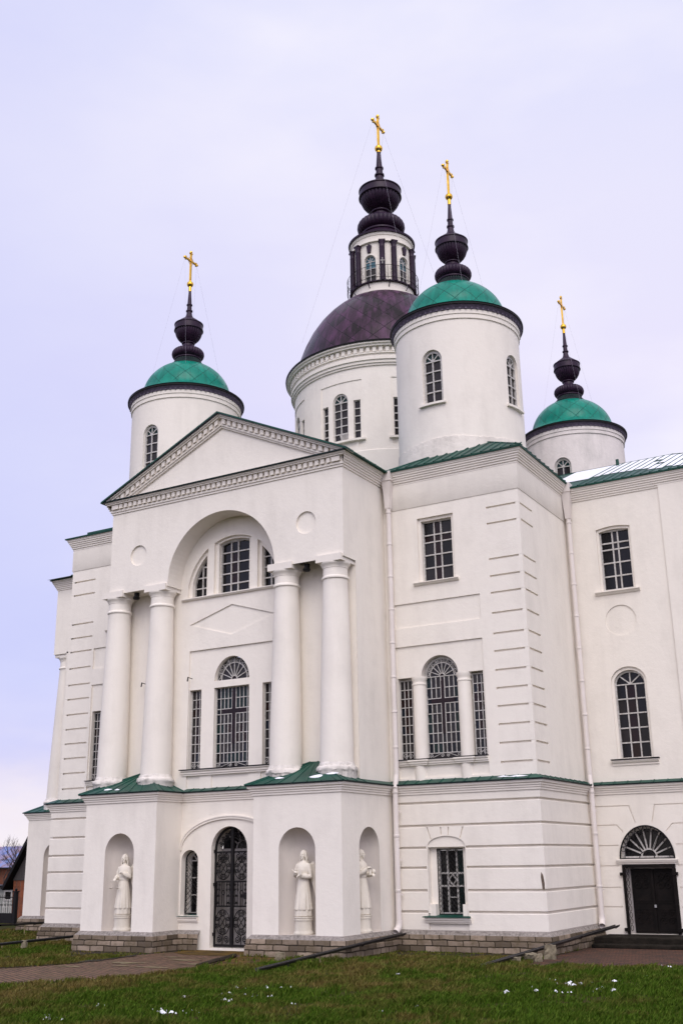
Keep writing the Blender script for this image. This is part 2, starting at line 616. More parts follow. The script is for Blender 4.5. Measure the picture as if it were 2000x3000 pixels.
        if caps and not closed:
            s.add([vs_[k] for k in range(m)], [tuple(range(m))], mat)
            s.add([vs_[(n - 1) * m + k] for k in range(m)], [tuple(range(m - 1, -1, -1))], mat)

    def sphere(s, c, r, n=16, mat=0):
        rx, ry, rz = r if isinstance(r, (tuple, list)) else (r, r, r)
        h = n // 2
        vs_ = []
        for i in range(h + 1):
            ph = PI * i / h
            for k in range(n):
                th = 2 * PI * k / n
                vs_.append((c[0] + rx * math.sin(ph) * math.cos(th), c[1] + ry * math.sin(ph) * math.sin(th), c[2] - rz * math.cos(ph)))
        fs = [(i * n + k, i * n + (k + 1) % n, (i + 1) * n + (k + 1) % n, (i + 1) * n + k) for i in range(h) for k in range(n)]
        s.add(vs_, fs, mat)

    def wrap(s, cx, cy, R, th0, step=.12):
        """Bend raw (u, v, d) geometry onto a cylinder; th0 is the bearing of u = 0 (0 = south, + towards east)."""
        bm = bmesh.new()
        vs_ = [bm.verts.new(v) for v in s.v]
        for f, m in zip(s.f, s.m):
            try:
                q = bm.faces.new([vs_[i] for i in f])
                q.material_index = m
            except ValueError:
                pass
        us = [v[0] for v in s.v]
        k = math.ceil(min(us) / step) * step
        while k < max(us):
            bmesh.ops.bisect_plane(bm, geom=bm.verts[:] + bm.edges[:] + bm.faces[:], dist=1e-5, plane_co=(k, 0, 0), plane_no=(1, 0, 0))
            k += step
        out = MB()
        bm.verts.index_update()
        for v in bm.verts:
            u, z, d = v.co
            th, r = th0 + u / R, R + d
            out.v.append((cx + r * math.sin(th), cy - r * math.cos(th), z))
        for f in bm.faces:
            out.f.append(tuple(v.index for v in f.verts))
            out.m.append(f.material_index)
            out.uv.append(None)
        bm.free()
        return out

    def merge(s, o, dm=0):
        b = len(s.v)
        s.v += o.v
        for f, m, u in zip(o.f, o.m, o.uv):
            s.f.append(tuple(b + k for k in f))
            s.m.append(m + dm)
            s.uv.append(u)

    def build(s, name, mats, parent=None, smooth=None):
        me = bpy.data.meshes.new(name)
        me.from_pydata(s.v, [], s.f)
        if not isinstance(mats, (list, tuple)):
            mats = [mats]
        for m in mats:
            me.materials.append(m)
        me.polygons.foreach_set('material_index', s.m)
        if any(u is not None for u in s.uv):
            lay = me.uv_layers.new(name='UVMap')
            dat = []
            for f, u in zip(s.f, s.uv):
                for i in range(len(f)):
                    dat += list(u[i]) if u else [0, 0]
            lay.data.foreach_set('uv', dat)
        me.validate()
        if smooth is not None:
            me.polygons.foreach_set('use_smooth', [True] * len(me.polygons))
            me.set_sharp_from_angle(angle=R_(smooth))
        me.update()
        o = bpy.data.objects.new(name, me)
        COL.objects.link(o)
        if parent is not None:
            o.parent = parent
        return o


def empty(name, loc, label=None, cat=None, group=None, parent=None):
    o = bpy.data.objects.new(name, None)
    COL.objects.link(o)
    o.location = loc
    o.empty_display_size = .2
    if label:
        tag(o, label, cat, group)
    if parent:
        o.parent = parent
    return o


def tag(o, label=None, cat=None, group=None, kind=None):
    for k, v in (('label', label), ('category', cat), ('group', group), ('kind', kind)):
        if v:
            o[k] = v
    return o


def rect(u0, u1, v0, v1):
    return [(u0, v0), (u1, v0), (u1, v1), (u0, v1)]


def arch(uc, hw, v0, vs_, rise=None, n=16):
    rise = hw if rise is None else rise
    pts = [(uc - hw, v0), (uc + hw, v0)]
    for i in range(n + 1):
        a = PI * i / n
        pts.append((uc + hw * math.cos(a), vs_ + rise * math.sin(a)))
    return pts


def disc(uc, vc, r, n=28):
    return [(uc + r * math.cos(2 * PI * i / n), vc + r * math.sin(2 * PI * i / n)) for i in range(n)]


def slot(pts, w):
    """Closed outline of a groove of width w along a polyline."""
    n = len(pts)
    L, Rr = [], []
    for i in range(n):
        p = Vector(pts[i])
        t1 = (p - Vector(pts[i - 1])).normalized() if i else None
        t2 = (Vector(pts[i + 1]) - p).normalized() if i < n - 1 else None
        t1, t2 = t1 or t2, t2 or t1
        n1, n2 = Vector((-t1.y, t1.x)), Vector((-t2.y, t2.x))
        mm = (n1 + n2) / max(.4, 1 + n1.dot(n2)) * (w / 2)
        L.append(tuple(p + mm))
        Rr.append(tuple(p - mm))
    return Rr + L[::-1]


def spiral(F, uc, vc, r, turns, a0, d, sgn=1, n=22, r_in=.12):
    pts = []
    for i in range(n + 1):
        t = i / n
        a = a0 + sgn * 2 * PI * turns * t
        rr = r * (1 - (1 - r_in) * t)
        pts.append(F.p(uc + rr * math.cos(a), vc + rr * math.sin(a), d))
    return pts


def circ(F, uc, vc, ru, rv, d, a0=0.0, a1=2 * PI, n=20):
    return [F.p(uc + ru * math.cos(a0 + (a1 - a0) * i / n), vc + rv * math.sin(a0 + (a1 - a0) * i / n), d) for i in range(n + 1)]


CR = random.Random(99)


def cells(mb, F, us, vs_, d, pick):
    for i in range(len(us) - 1):
        for j in range(len(vs_) - 1):
            k = pick(i, j)
            if k is None:
                continue
            P = (lambda u, v, dd: (u, v, dd)) if F is None else F.p
            ta, tb = CR.uniform(-.0035, .0035), CR.uniform(-.0035, .0035)      # panes are never set quite flat
            mb.add([P(us[i], vs_[j], d - ta - tb), P(us[i + 1], vs_[j], d + ta - tb), P(us[i + 1], vs_[j + 1], d + ta + tb), P(us[i], vs_[j + 1], d - ta + tb)], [(0, 1, 2, 3)], k)


def lin(a, b, n):
    return [a + (b - a) * i / n for i in range(n + 1)]


def fan_glass(mb, F, uc, vc, ru, rv, d, n, pick, r0=0.0):
    P = (lambda u, v, dd: (u, v, dd)) if F is None else F.p
    for i in range(n):
        a = [PI * (i + k / 4) / n for k in range(5)]
        pts = [(uc + ru * math.cos(q), vc + rv * math.sin(q)) for q in a]
        pts.append((uc, vc))
        mb.add([P(u, v, d) for u, v in pts], [tuple(range(len(pts)))], pick(i))


def grid_window(F, u0, u1, v0, v1, d, cols, rows, parent, pick, frame=.045, bar=.03, name='window', mats=None, dep=.06, us=None, vv=None):
    """Rectangular glazed window: painted frame and glazing bars with the glass as its child."""
    us = us or lin(u0 + frame, u1 - frame, cols)
    vv = vv or lin(v0 + frame, v1 - frame, rows)
    fr = MB()
    fr.prism(F, rect(u0, u1, v0, v1), d - .03, d + dep, [rect(u0 + frame, u1 - frame, v0 + frame, v1 - frame)])
    for u in us[1:-1]:
        fr.prism(F, rect(u - bar / 2, u + bar / 2, v0 + frame, v1 - frame), d - .02, d + dep * .62)
    for v in vv[1:-1]:
        fr.prism(F, rect(u0 + frame, u1 - frame, v - bar / 2, v + bar / 2), d - .02, d + dep * .66)
    o = fr.build(name, mats or WHITEW, parent)
    g = MB()
    cells(g, F, us, vv, d, pick)
    g.build('glass', GLASSES, o)
    return o


def arched_window(F, uc, hw, v0, vs_, d, rows, parent, pick, fanpick, frame=.05, bar=.035, cols=2, spokes=2, name='window', rise=None, dep=.06, mb_only=False):
    """Round-headed glazed window with a sunburst fanlight."""
    rise = hw if rise is None else rise
    fr = MB()
    inn = arch(uc, hw - frame, v0 + frame, vs_, rise - frame)
    fr.prism(F, arch(uc, hw, v0, vs_, rise), d - .03, d + dep, [inn])
    us = lin(uc - hw + frame, uc + hw - frame, cols)
    vv = lin(v0 + frame, vs_, rows)
    for u in us[1:-1]:
        fr.prism(F, rect(u - bar / 2, u + bar / 2, v0 + frame, vs_), d - .02, d + dep * .62)
    for v in vv[1:]:
        fr.prism(F, rect(uc - hw + frame, uc + hw - frame, v - bar / 2, v + bar / 2), d - .02, d + dep * .66)
    ns = spokes + 1
    for i in range(1, ns + 1):
        a = PI * i / (ns + 1)
        fr.bar(F, (uc + .05 * math.cos(a), vs_ + .05 * math.sin(a)), (uc + (hw - frame) * math.cos(a), vs_ + (rise - frame) * math.sin(a)), bar * .9, d - .02, d + dep * .6)
    fr.prism(F, arch(uc, .06, vs_ - .01, vs_, n=8), d - .01, d + dep * .8)
    g = MB()
    cells(g, F, us, vv, d, pick)
    fan_glass(g, F, uc, vs_, hw - frame, rise - frame, d, ns + 1, fanpick)
    if mb_only:
        return fr, g
    o = fr.build(name, WHITEW, parent)
    g.build('glass', GLASSES, o)
    return o


def quad_seams(mb, A, B, C, D, n, w=.02, h=.012, mat=0, skew=0.0):
    """Standing seams from edge AB up to edge DC of a roof slope."""
    A, B, C, D = map(Vector, (A, B, C, D))
    nn = (B - A).cross(D - A).normalized()
    if nn.z < 0:
        nn = -nn
    for i in range(n):
        t = (i + .5) / n
        p, q = A + (B - A) * t, D + (C - D) * min(1, max(0, t + skew))
        ax = (q - p).normalized()
        sd = ax.cross(nn) * w / 2
        vs_ = [p - sd, p + sd, q + sd, q - sd]
        vs_ += [v + nn * h for v in vs_]
        mb.add(vs_, [(4, 5, 6, 7), (0, 1, 5, 4), (1, 2, 6, 5), (2, 3, 7, 6), (3, 0, 4, 7)], mat)

# ------------------------------------------------------------------ the church
W_, A_, B_, D1, D2, C1, D3 = 8.3, 2.6, 5.77, 1.08, 2.66, 4.126, 6.58
XM, YM = -4.15, 10.935
YU, YW, XU, XL, XE = .42, 2.755, -.06, -8.24, 4.06      # upper storey planes
XWB, XWU = -12.28, -12.07                              # west face of the left wing, base and upper storey
XPB, XPU = -17.3, -16.6                                # west porch, base and upper storey
ZG = -.5
church = empty('church', (0, 0, 0), 'white plastered domed church with green and purple-brown domes and a columned portico', 'church')
rnd = random.Random(3)

# ---- base storey walls
BW = MB()
S0, S1, S2, S3 = south(0), south(D1), south(D2), south(D3)
nicheS = lambda c, hw: arch(c, hw, 0.0, 1.985, .53, 24)
HB = 3.34


def niche(F, c, hw, name='niche'):
    """Half-round niche with a quarter-dome head."""
    m = MB()
    na, nb = 20, 8
    rows = [(0, 0.0)] + [(0, 1.985)] + [(PI / 2 * k / nb, None) for k in range(1, nb + 1)]
    vs_ = []
    for ph, z in rows:
        zz = z if z is not None else 1.985 + .53 * math.sin(ph)
        k = 1 if z is not None else math.cos(ph)
        for i in range(na + 1):
            a = PI * i / na
            vs_.append(F.p(c + hw * k * math.cos(a), zz, -.5 * k * math.sin(a)))
    fs = [(r * (na + 1) + i, (r + 1) * (na + 1) + i, (r + 1) * (na + 1) + i + 1, r * (na + 1) + i + 1) for r in range(len(rows) - 1) for i in range(na)]
    m.add(vs_, fs)
    fl = [F.p(c + (hw + .02) * math.cos(PI * i / na), .004, -.52 * math.sin(PI * i / na)) for i in range(na + 1)]
    m.add(fl, [tuple(range(na + 1))])
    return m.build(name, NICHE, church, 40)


BW.prism(S0, rect(-A_, 0, -.1, HB), -.3, 0, [nicheS(-1.29, .535)], side=False, hole_side=False)
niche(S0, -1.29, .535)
BW.prism(S0, rect(-W_, -B_, -.1, HB), -.3, 0, [nicheS(-7.02, .515)], side=False, hole_side=False)
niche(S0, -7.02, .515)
BW.prism(east(0), rect(0, D2, -.1, HB), -.3, 0, [nicheS(1.37, .525)], side=False, hole_side=False)
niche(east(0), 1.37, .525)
BW.prism(west(-A_), rect(-D1, 0, -.1, HB), -.3, 0, side=False)
BW.prism(east(-B_), rect(0, D1, -.1, HB), -.3, 0, side=False)
BW.prism(west(-W_), rect(-D2, 0, -.1, HB), -.3, 0, side=False)
door_op = arch(-4.13, .59, -.43, 2.05, .59, 20)
sw_op = arch(-5.445, .285, .36, 1.77, .285, 14)
sw_op2 = arch(-2.83, .285, .36, 1.77, .285, 14)
BW.prism(S1, rect(-B_, -A_, -.6, HB), -.5, 0, [door_op, sw_op, sw_op2], side=False)
# arch moulding over the doorway
am = [(-4.13 + 1.64 * math.cos(PI - PI * i / 40), 2.04 + .84 * math.sin(PI * i / 40)) for i in range(41)]
BW.pline(S1, am, .085, -.02, .045)
BW.pline(S1, [(x, z + .03) for x, z in am], .03, -.02, .065)
BW.build('porch_wall', WALL, church)
for u in (-5.445, -2.83):
    m = MB()
    m.sweep([(u - .4, D1), (u + .33, D1)], [(-.02, .2), (.03, .2), (.03, .24), (.06, .24), (.06, .29), (.09, .31), (.09, .335), (-.02, .335)])
    m.prism(S1, rect(u - .285, u + .285, .36, .363), -.5, 0)
    m.add([S1.p(u - .42, .342, .11), S1.p(u + .35, .342, .11), S1.p(u + .30, .385, -.4), S1.p(u - .30, .385, -.4)], [(0, 1, 2, 3)], 1)
    m.build('sill', [TRIM, ROOF], church)


def grille_small(F, u, parent):
    w = arched_window(F, u, .25, .40, 1.77, -.40, 3, church, lambda i, j: 0, lambda i: 0, frame=.035, bar=.03, rise=.25)
    m = MB()
    m.prism(F, arch(u, .27, .40, 1.77, .26), -.2, -.17, [arch(u, .245, .43, 1.77, .235)])
    for k in range(-3, 14):
        for s in (-1, 1):
            v = .43 + .14 * k
            a, b = (u - .25, v), (u + .25, v + s * .5)
            if min(a[1], b[1]) > .40 and max(a[1], b[1]) < 1.9:
                m.tube([F.p(a[0], a[1], -.185), F.p(b[0], b[1], -.185)], .007, 4)
    for s in (-1, 1):
        for k in range(9):
            m.tube(circ(F, u + s * .225, .5 + .15 * k, .03, .05, -.18, n=8), .008, 4)
    m.build('grille', BLACKM, w)


for u in (-5.445, -2.83):
    grille_small(S1, u, church)

# ---- rusticated base of the wings
ZGR = [3.10, 2.53, 1.985, 1.495, .945, .435]
GW = .052


def courses(mb, paths_by, z0=0.0, z1=HB, groove=.07):
    zs = [z0] + ZGR[::-1] + [z1]
    for k in range(len(zs) - 1):
        lo = zs[k] + (GW / 2 if k else 0)
        hi = zs[k + 1] - (GW / 2 if k < len(zs) - 2 else 0)
        for path in paths_by(lo, hi):
            mb.sweep(path, [(-groove, lo), (-.012, lo), (0, lo + .014), (0, hi - .014), (-.012, hi), (-groove, hi)])


WB = MB()
UA, UB = .95, 2.06


def wing_paths(lo, hi):
    full = [(.02, D2), (C1, D2), (C1, D3 + .02)]
    if lo > 2.45 or hi < .40:
        return [full]
    return [[(.02, D2), (UA, D2)], [(UB, D2), (C1, D2), (C1, D3 + .02)]]


courses(WB, wing_paths)
WB.prism(S2, rect(-.2, C1 - .07, -.1, HB), -.3, -.069, [rect(UA + .01, UB - .01, .30, 2.49)], side=False, hole_side=False)
WB.prism(east(C1), rect(D2 + .07, D3 + .2, -.1, HB), -.3, -.069, side=False)
uc = 1.515
surround = [(UA, ZGR[5] - GW / 2), (.985, ZGR[5] - GW / 2), (.985, 2.02)]
surround += [(uc + .53 * math.cos(PI - PI * i / 18), 2.02 + .25 * math.sin(PI * i / 18)) for i in range(1, 18)]
surround += [(2.045, 2.02), (2.045, ZGR[5] - GW / 2), (UB, ZGR[5] - GW / 2), (UB, ZGR[1] - GW / 2), (UA, ZGR[1] - GW / 2)]
keys = [slot([(.995, 2.49), (1.10, 2.20)], .035), slot([(1.385, 2.49), (1.395, 2.29)], .035), slot([(1.60, 2.49), (1.592, 2.29)], .035),
        slot([(2.01, 2.49), (1.915, 2.20)], .035)]
WB.prism(S2, surround, -.2, 0, keys, hole_side=True)
WB.prism(S2, rect(UA, UB, 2.0, 2.5), -.2, -.04)
WB.prism(S2, rect(.9, 2.15, .2, 2.4), -.35, -.18, [rect(1.16, 1.90, .36, 1.965)])
WB.prism(S2, rect(.98, 1.15, .30, .62), -.2, -.03)
WB.prism(S2, rect(1.895, 2.05, .30, .62), -.2, -.03)
WB.build('wing_wall', WALL, church)
m = MB()
m.prism(S2, [(4.03, .97), (4.085, .965), (4.09, 1.12), (4.065, 1.30), (4.02, 1.37), (4.005, 1.25), (4.02, 1.1)], -.01, .004)
m.build('exposed_brick', simple('exposed_brick', (.17, .12, .085), .95, col2=(.07, .055, .045), scale=20, bump=1), church)
m = MB()
m.sweep([(.88, D2), (2.14, D2)], [(-.02, .17), (.02, .17), (.02, .205), (.05, .205), (.05, .245), (.085, .25), (.085, .295), (.1, .30), (.1, .325), (-.02, .325)])
m.add([S2.p(.84, .332, .14), S2.p(2.17, .332, .14), S2.p(1.95, .375, -.3), S2.p(1.1, .375, -.3), S2.p(.84, .31, .14), S2.p(2.17, .31, .14)], [(0, 1, 2, 3), (4, 5, 1, 0)], 1)
m.build('sill', [TRIM, ROOF], church)
w = grid_window(S2, 1.15, 1.91, .37, 1.97, -.34, 3, 1, church, lambda i, j: 4 if i == 2 else 0, us=[1.20, 1.395, 1.655, 1.86], vv=[.42, 1.05, 1.36, 1.92], bar=.045)
m = MB()
m.pline(S2, [(1.525, 1.34), (1.63, 1.2), (1.525, 1.07), (1.42, 1.2)], .025, -.33, -.29, closed=True)
m.build('diamond_bar', WHITEW, w)
m = MB()
m.bar(S2, (1.41, .78), (1.64, .78), .025, -.33, -.29)
m.build('glazing_bar', WHITEW, w)
m = MB()
for k in range(-8, 18):
    for s in (-1, 1):
        pts = []
        for t in lin(0, 1, 12):
            u, v = 1.16 + .74 * t, .38 + .125 * k + s * .74 * 1.15 * t
            if .37 < v < 1.96:
                pts.append(S2.p(u, v, -.20 + .012 * math.sin(k + 9 * t)))
        if len(pts) > 1:
            m.tube(pts, .006, 4)
m.prism(S2, rect(1.15, 1.91, .37, 1.965), -.215, -.19, [rect(1.17, 1.89, .39, 1.945)])
m.build('grille', BLACKM, w)

WL = MB()
courses(WL, lambda lo, hi: [[(XWB, 7.0), (XWB, D2), (-W_ - .02, D2)]])
WL.prism(S2, rect(XWB + .07, -W_ + .2, -.1, HB), -.3, -.069, side=False)
WL.prism(west(XWB), rect(-7.0, -D2 - .07, -.1, HB), -.3, -.069, side=False)
WL.build('wing_wall', WALL, church)

# ---- nave (refectory) base
NB = MB()
doorN = rect(4.84, 6.27, -.25, 1.50)
fanN = arch(5.555, .735, 1.62, 1.63, .85, 24)
gr = []
for z in (1.985, 1.46, .91, .42):
    gr += [slot([(4.20, z), (4.78 if z < 1.6 else 4.80, z)], .03), slot([(6.33, z), (10.5, z)], .03)]
gr += [slot([(4.20, 2.515), (4.80, 2.515), (4.97, 2.32)], .03), slot([(4.20, 3.01), (5.18, 3.01), (5.32, 2.56)], .03),
       slot([(10.5, 3.01), (5.88, 3.01), (5.77, 2.56)], .03), slot([(10.5, 2.515), (6.30, 2.515), (6.12, 2.32)], .03)]
NB.prism(S3, rect(C1 - .1, 10.7, -.6, HB), -.5, 0, [doorN, fanN] + gr, side=False)
NB.prism(S3, rect(C1 - .1, 10.6, -.6, HB), -.1, -.03, [arch(5.555, .75, -.4, 1.63, .87, 20)], side=False, hole_side=False)
NB.prism(east(10.7), rect(D3, 15.3, -.6, HB), -.3, 0, side=False)
NB.sweep([(4.73, D3), (6.37, D3)], [(-.02, 1.50), (.03, 1.50), (.03, 1.535), (.06, 1.54), (.09, 1.60), (.09, 1.625), (-.02, 1.63)])
NB.build('nave_wall', WALL, church)

# nave door with its fanlight
dn = MB()
F = S3
dn.prism(F, rect(4.86, 6.25, -.25, 1.48), .0, .05, [rect(4.93, 6.18, -.25, 1.41)])
dn.prism(F, rect(5.02, 6.20, -.23, 1.38), -.22, -.16)
dn.prism(F, rect(5.555, 5.62, -.23, 1.38), -.2, -.12)
for u0, u1 in ((5.06, 5.53), (5.66, 6.13)):
    for v0, v1 in ((-.17, .30), (.36, .52), (.58, 1.32)):
        dn.pline(F, [(u0, v0), (u1, v0), (u1, v1), (u0, v1)], .03, -.17, -.145, closed=True)
    for v, r_ in ((.07, .17), (.95, .2)):
        for s in (-1, 1):
            dn.tube(spiral(F, (u0 + u1) / 2 + s * .1, v, r_ * .6, 1.6, 0 if s > 0 else PI, -.15, s), .010, 4)
            dn.tube(spiral(F, (u0 + u1) / 2 + s * .1, v + .2, r_ * .5, 1.6, PI / 2, -.15, s), .010, 4)
for s, u in ((-1, 4.86), (1, 6.25)):
    for v in (1.25, -.14):
        dn.prism(F, rect(u - .07, u + .07, v - .04, v + .04), 0, .08)
for k in range(10):
    dn.tube(circ(F, 4.97, -.1 + .16 * k, .035, .07, -.02, n=10), .008, 4)
do = dn.build('door', DOORM, church)
m = MB()
m.prism(F, rect(4.84, 6.27, -.25, 1.50), -.4, -.24)
m.prism(F, rect(4.84, 5.01, -.25, 1.50), -.26, -.2)
m.build('door_reveal', DOORW, do)
m = MB()
m.box(F.p(5.62, .44, -.105), (.05, .03, .07))
m.build('padlock', simple('steel', (.5, .5, .5), .4, metal=.8), do)
fr = MB()
fr.prism(F, arch(5.555, .735, 1.62, 1.63, .85, 24), -.3, -.16, [arch(5.555, .655, 1.70, 1.71, .70, 24)])
for i in range(1, 9):
    a = PI * i / 9
    if i in (0, 9):
        continue
    fr.bar(F, (5.555 + .2 * math.cos(a), 1.70 + .18 * math.sin(a)), (5.555 + .67 * math.cos(a), 1.70 + .72 * math.sin(a)), .036, -.28, -.2)
fr.pline(F, [(5.555 + .2 * math.cos(PI * i / 14), 1.70 + .18 * math.sin(PI * i / 14)) for i in range(15)], .035, -.28, -.19)
wf = fr.build('window', WHITEW, church)
g = MB()
fan_glass(g, F, 5.555, 1.70, .66, .72, -.25, 9, lambda i: 0)
g.build('glass', GLASSES, wf)
m = MB()
m.pline(F, [(5.555 + .72 * math.cos(PI * i / 30), 1.64 + .835 * math.sin(PI * i / 30)) for i in range(31)], .035, .01, .045)
m.pline(F, [(5.555 + .60 * math.cos(PI * i / 30), 1.64 + .70 * math.sin(PI * i / 30)) for i in range(31)], .014, .01, .03)
m.bar(F, (4.83, 1.645), (6.28, 1.645), .025, .01, .04)
for i in range(1, 10):
    a = PI * i / 10
    c_, s_ = math.cos(a), math.sin(a)
    m.bar(F, (5.555 + .2 * c_, 1.65 + .18 * s_), (5.555 + .6 * c_, 1.64 + .70 * s_), .012, .015, .03) if i in (3, 7) else None
    m.tube(circ(F, 5.555 + .66 * math.cos(a), 1.64 + .765 * math.sin(a), .055, .06, .025, n=10), .008, 4)
    a2 = a - PI / 20
    m.bar(F, (5.555 + .6 * math.cos(a2), 1.64 + .7 * math.sin(a2)), (5.555 + .72 * math.cos(a2 + .1), 1.64 + .83 * math.sin(a2 + .1)), .014, .015, .035)
    m.bar(F, (5.555 + .6 * math.cos(a2), 1.64 + .7 * math.sin(a2)), (5.555 + .72 * math.cos(a2 - .1), 1.64 + .83 * math.sin(a2 - .1)), .014, .015, .035)
m.pline(F, [(5.555 + .2 * math.cos(PI * i / 14), 1.65 + .17 * math.sin(PI * i / 14)) for i in range(15)], .02, .015, .035)
m.build('grille', BLACKM, wf)

# ---- west porch base
PW = MB()
SP = south(6.6)
PW.prism(SP, rect(XPB, XWB + .1, -.1, HB), -.3, 0, [arch(-15.93, .5, 0, 1.985, .53, 24)], side=False, hole_side=False)
PW.prism(west(XPB), rect(-15.2, -6.6, -.1, HB), -.3, 0, side=False)
PW.build('west_porch_wall', WALL, church)
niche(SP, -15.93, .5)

# ---- stone plinth, mouldings and ledges round the base
PL = [(-.05, .004), (.015, .0), (.10, -.095), (.11, -.10), (.125, -.25), (.14, -.252), (.15, -.62)]
m = MB()
pw = [(XPB, 12), (XPB, 6.6), (XWB, 6.6), (XWB, D2), (-W_, D2), (-W_, 0), (-B_, 0), (-B_, D1), (-5.03, D1)]
pe = [(-3.26, D1), (-A_, D1), (-A_, 0), (0, 0), (0, D2), (C1, D2), (C1, D3)]
for p in (pw, pe):
    m.sweep(p, PL[2:])
    m.sweep(p, PL[:3], mat=1, caps=False)
m.build('plinth', [STONE, STONETOP], church)

BC = [(-.02, 3.325), (.03, 3.325), (.03, 3.375), (.055, 3.385), (.055, 3.43), (.085, 3.44), (.085, 3.475), (.125, 3.50), (.135, 3.555), (-.02, 3.56)]
pb = [(XPB, 12), (XPB, 6.6), (XWB, 6.6), (XWB, D2), (-W_, D2), (-W_, 0), (-B_, 0), (-B_, D1), (-A_, D1), (-A_, 0), (0, 0), (0, D2), (C1, D2), (C1, D3), (10.7, D3), (10.7, 14)]
m = MB()
m.sweep(pb, BC)
m.build('base_cornice', TRIM, church)

LR = [(.10, 3.555), (.175, 3.562), (.178, 3.592), (-.42, 3.80)]
m = MB()
edge = [(.10, 3.555), (.175, 3.562), (.178, 3.592)]
m.sweep(pb, edge, mat=1, caps=False)
slope = [(.178, 3.592), (-.30, 3.785)]
for p in ([(XPB, 12), (XPB, 6.6), (XWB, 6.6), (XWB, D2), (-W_ - .1, D2)], [(-B_ + .1, D1), (-A_ - .1, D1)], [(.0, 1.0), (0, D2), (C1, D2), (C1, D3), (10.7, D3), (10.7, 14)]):
    m.sweep(p, slope, caps=False)
# seams of the ledges
for x in lin(.45, 3.9, 10):
    quad_seams(m, (x - .03, D2 - .178, 3.594), (x + .03, D2 - .178, 3.594), (x + .03, D2 + .2, 3.745), (x - .03, D2 + .2, 3.745), 1)
for y in lin(2.9, 6.3, 9):
    quad_seams(m, (C1 + .178, y - .03, 3.594), (C1 + .178, y + .03, 3.594), (C1 - .2, y + .03, 3.745), (C1 - .2, y - .03, 3.745), 1)
for x in lin(4.5, 10.3, 16):
    quad_seams(m, (x - .03, D3 - .178, 3.594), (x + .03, D3 - .178, 3.594), (x + .03, D3 + .2, 3.745), (x - .03, D3 + .2, 3.745), 1)
for x in lin(-5.4, -3.0, 6):
    quad_seams(m, (x - .03, D1 - .178, 3.594), (x + .03, D1 - .178, 3.594), (x + .03, D1 + .2, 3.745), (x - .03, D1 + .2, 3.745), 1)
for x in lin(-12.0, -8.6, 9):
    quad_seams(m, (x - .03, D2 - .178, 3.594), (x + .03, D2 - .178, 3.594), (x + .03, D2 + .2, 3.745), (x - .03, D2 + .2, 3.745), 1)
# hipped roofs over the two pedestals of the portico
for x0, x1, ap in ((-A_, 0, -1.45), (-W_, -B_, -7.15)):
    e0, e1, zz = x0 - .178, x1 + .178, 3.594
    A, B, Ap = (e0, -.178, zz), (e1, -.178, zz), (ap, D1 + .12, 4.24)
    C0, C2 = (e0, D1 + .12, zz), (e1, D1 + .12, zz)
    m.add([A, B, Ap, C0, C2], [(0, 1, 2), (1, 4, 2), (3, 0, 2)])
    quad_seams(m, A, B, (ap + .01, D1 + .12, 4.24), (ap - .01, D1 + .12, 4.24), 7)
    quad_seams(m, B, C2, (ap, D1 + .12, 4.24), (ap, D1 + .11, 4.24), 3)
    quad_seams(m, C0, A, (ap, D1 + .12, 4.24), (ap, D1 + .11, 4.24), 3)
    for P_, Q_ in ((A, Ap), (B, Ap)):
        m.tube([P_, Q_], .022, 5)
# west porch ledge as a hipped strip
e0 = XPB - .178
m.add([(e0, 6.42, 3.594), (XWB, 6.42, 3.594), (XWB, 7.6, 4.2), (XPB + 1.0, 7.6, 4.2), (e0, 12, 3.594), (XPB + 1.0, 12, 4.2)], [(0, 1, 2, 3), (4, 0, 3, 5)])
quad_seams(m, (e0, 6.42, 3.594), (XWB, 6.42, 3.594), (XWB, 7.6, 4.2), (XPB + 1.0, 7.6, 4.2), 12)
m.build('ledge_roof', [ROOF, ROOFD], church)
SNOW = simple('snow', (.85, .86, .90), .6, vary=.08)
for (x, y, z, a, b) in ((-.75, .1, 3.735, .22, .10), (-.35, .2, 3.785, .2, .05), (-1.9, .12, 3.745, .16, .05), (-7.6, .06, 3.70, .22, .05), (-7.2, .0, 3.68, .1, .03), (3.6, D2 - .05, 3.655, .3, .03), (3.2, D2 - .04, 3.66, .2, .02), (7.4, D3 - .05, 3.655, .2, .03)):
    n = 9
    sn = MB()
    sn.add([(x, y, z + .03)] + [(x + a * math.cos(2 * PI * i / n) * rnd.uniform(.6, 1.1), y + b * math.sin(2 * PI * i / n) * rnd.uniform(.6, 1.1), z - .0 + .45 * b * math.sin(2 * PI * i / n)) for i in range(n)],
           [(0, 1 + i, 1 + (i + 1) % n) for i in range(n)])
    sn.build('ledge_snow', SNOW, church)

# ---- upper storey: portico block
UP = MB()
frontU = [(XL, 9.44), (-6.01, 9.44), (-6.01, 9.53)]
arc_c, arc_r, arc_z = -4.14, 1.87, 9.53
frontU += [(arc_c + arc_r * math.cos(PI - PI * i / 40), arc_z + arc_r * math.sin(PI * i / 40)) for i in range(1, 40)]
frontU += [(-2.27, 9.53), (-2.27, 9.44), (XU, 9.44), (XU, 12.0), (XL, 12.0)]
FU = south(YU)
UP.prism(FU, frontU, -(D1 - YU) - .1, 0, [disc(-7.16, 10.53, .315), disc(-1.24, 10.56, .32)], side=False)
# soffits and intrados of the front wall
side_loop = frontU[:-3]
vs_ = [FU.p(u, v, 0) for u, v in side_loop] + [FU.p(u, v, -(D1 - YU) - .05) for u, v in side_loop]
n = len(side_loop)
UP.add(vs_, [(i, n + i, n + i + 1, i + 1) for i in range(n - 1)])
for c in (-7.16, -1.24):
    UP.prism(FU, disc(c, 10.55, .36), -.08, -.055, side=False)
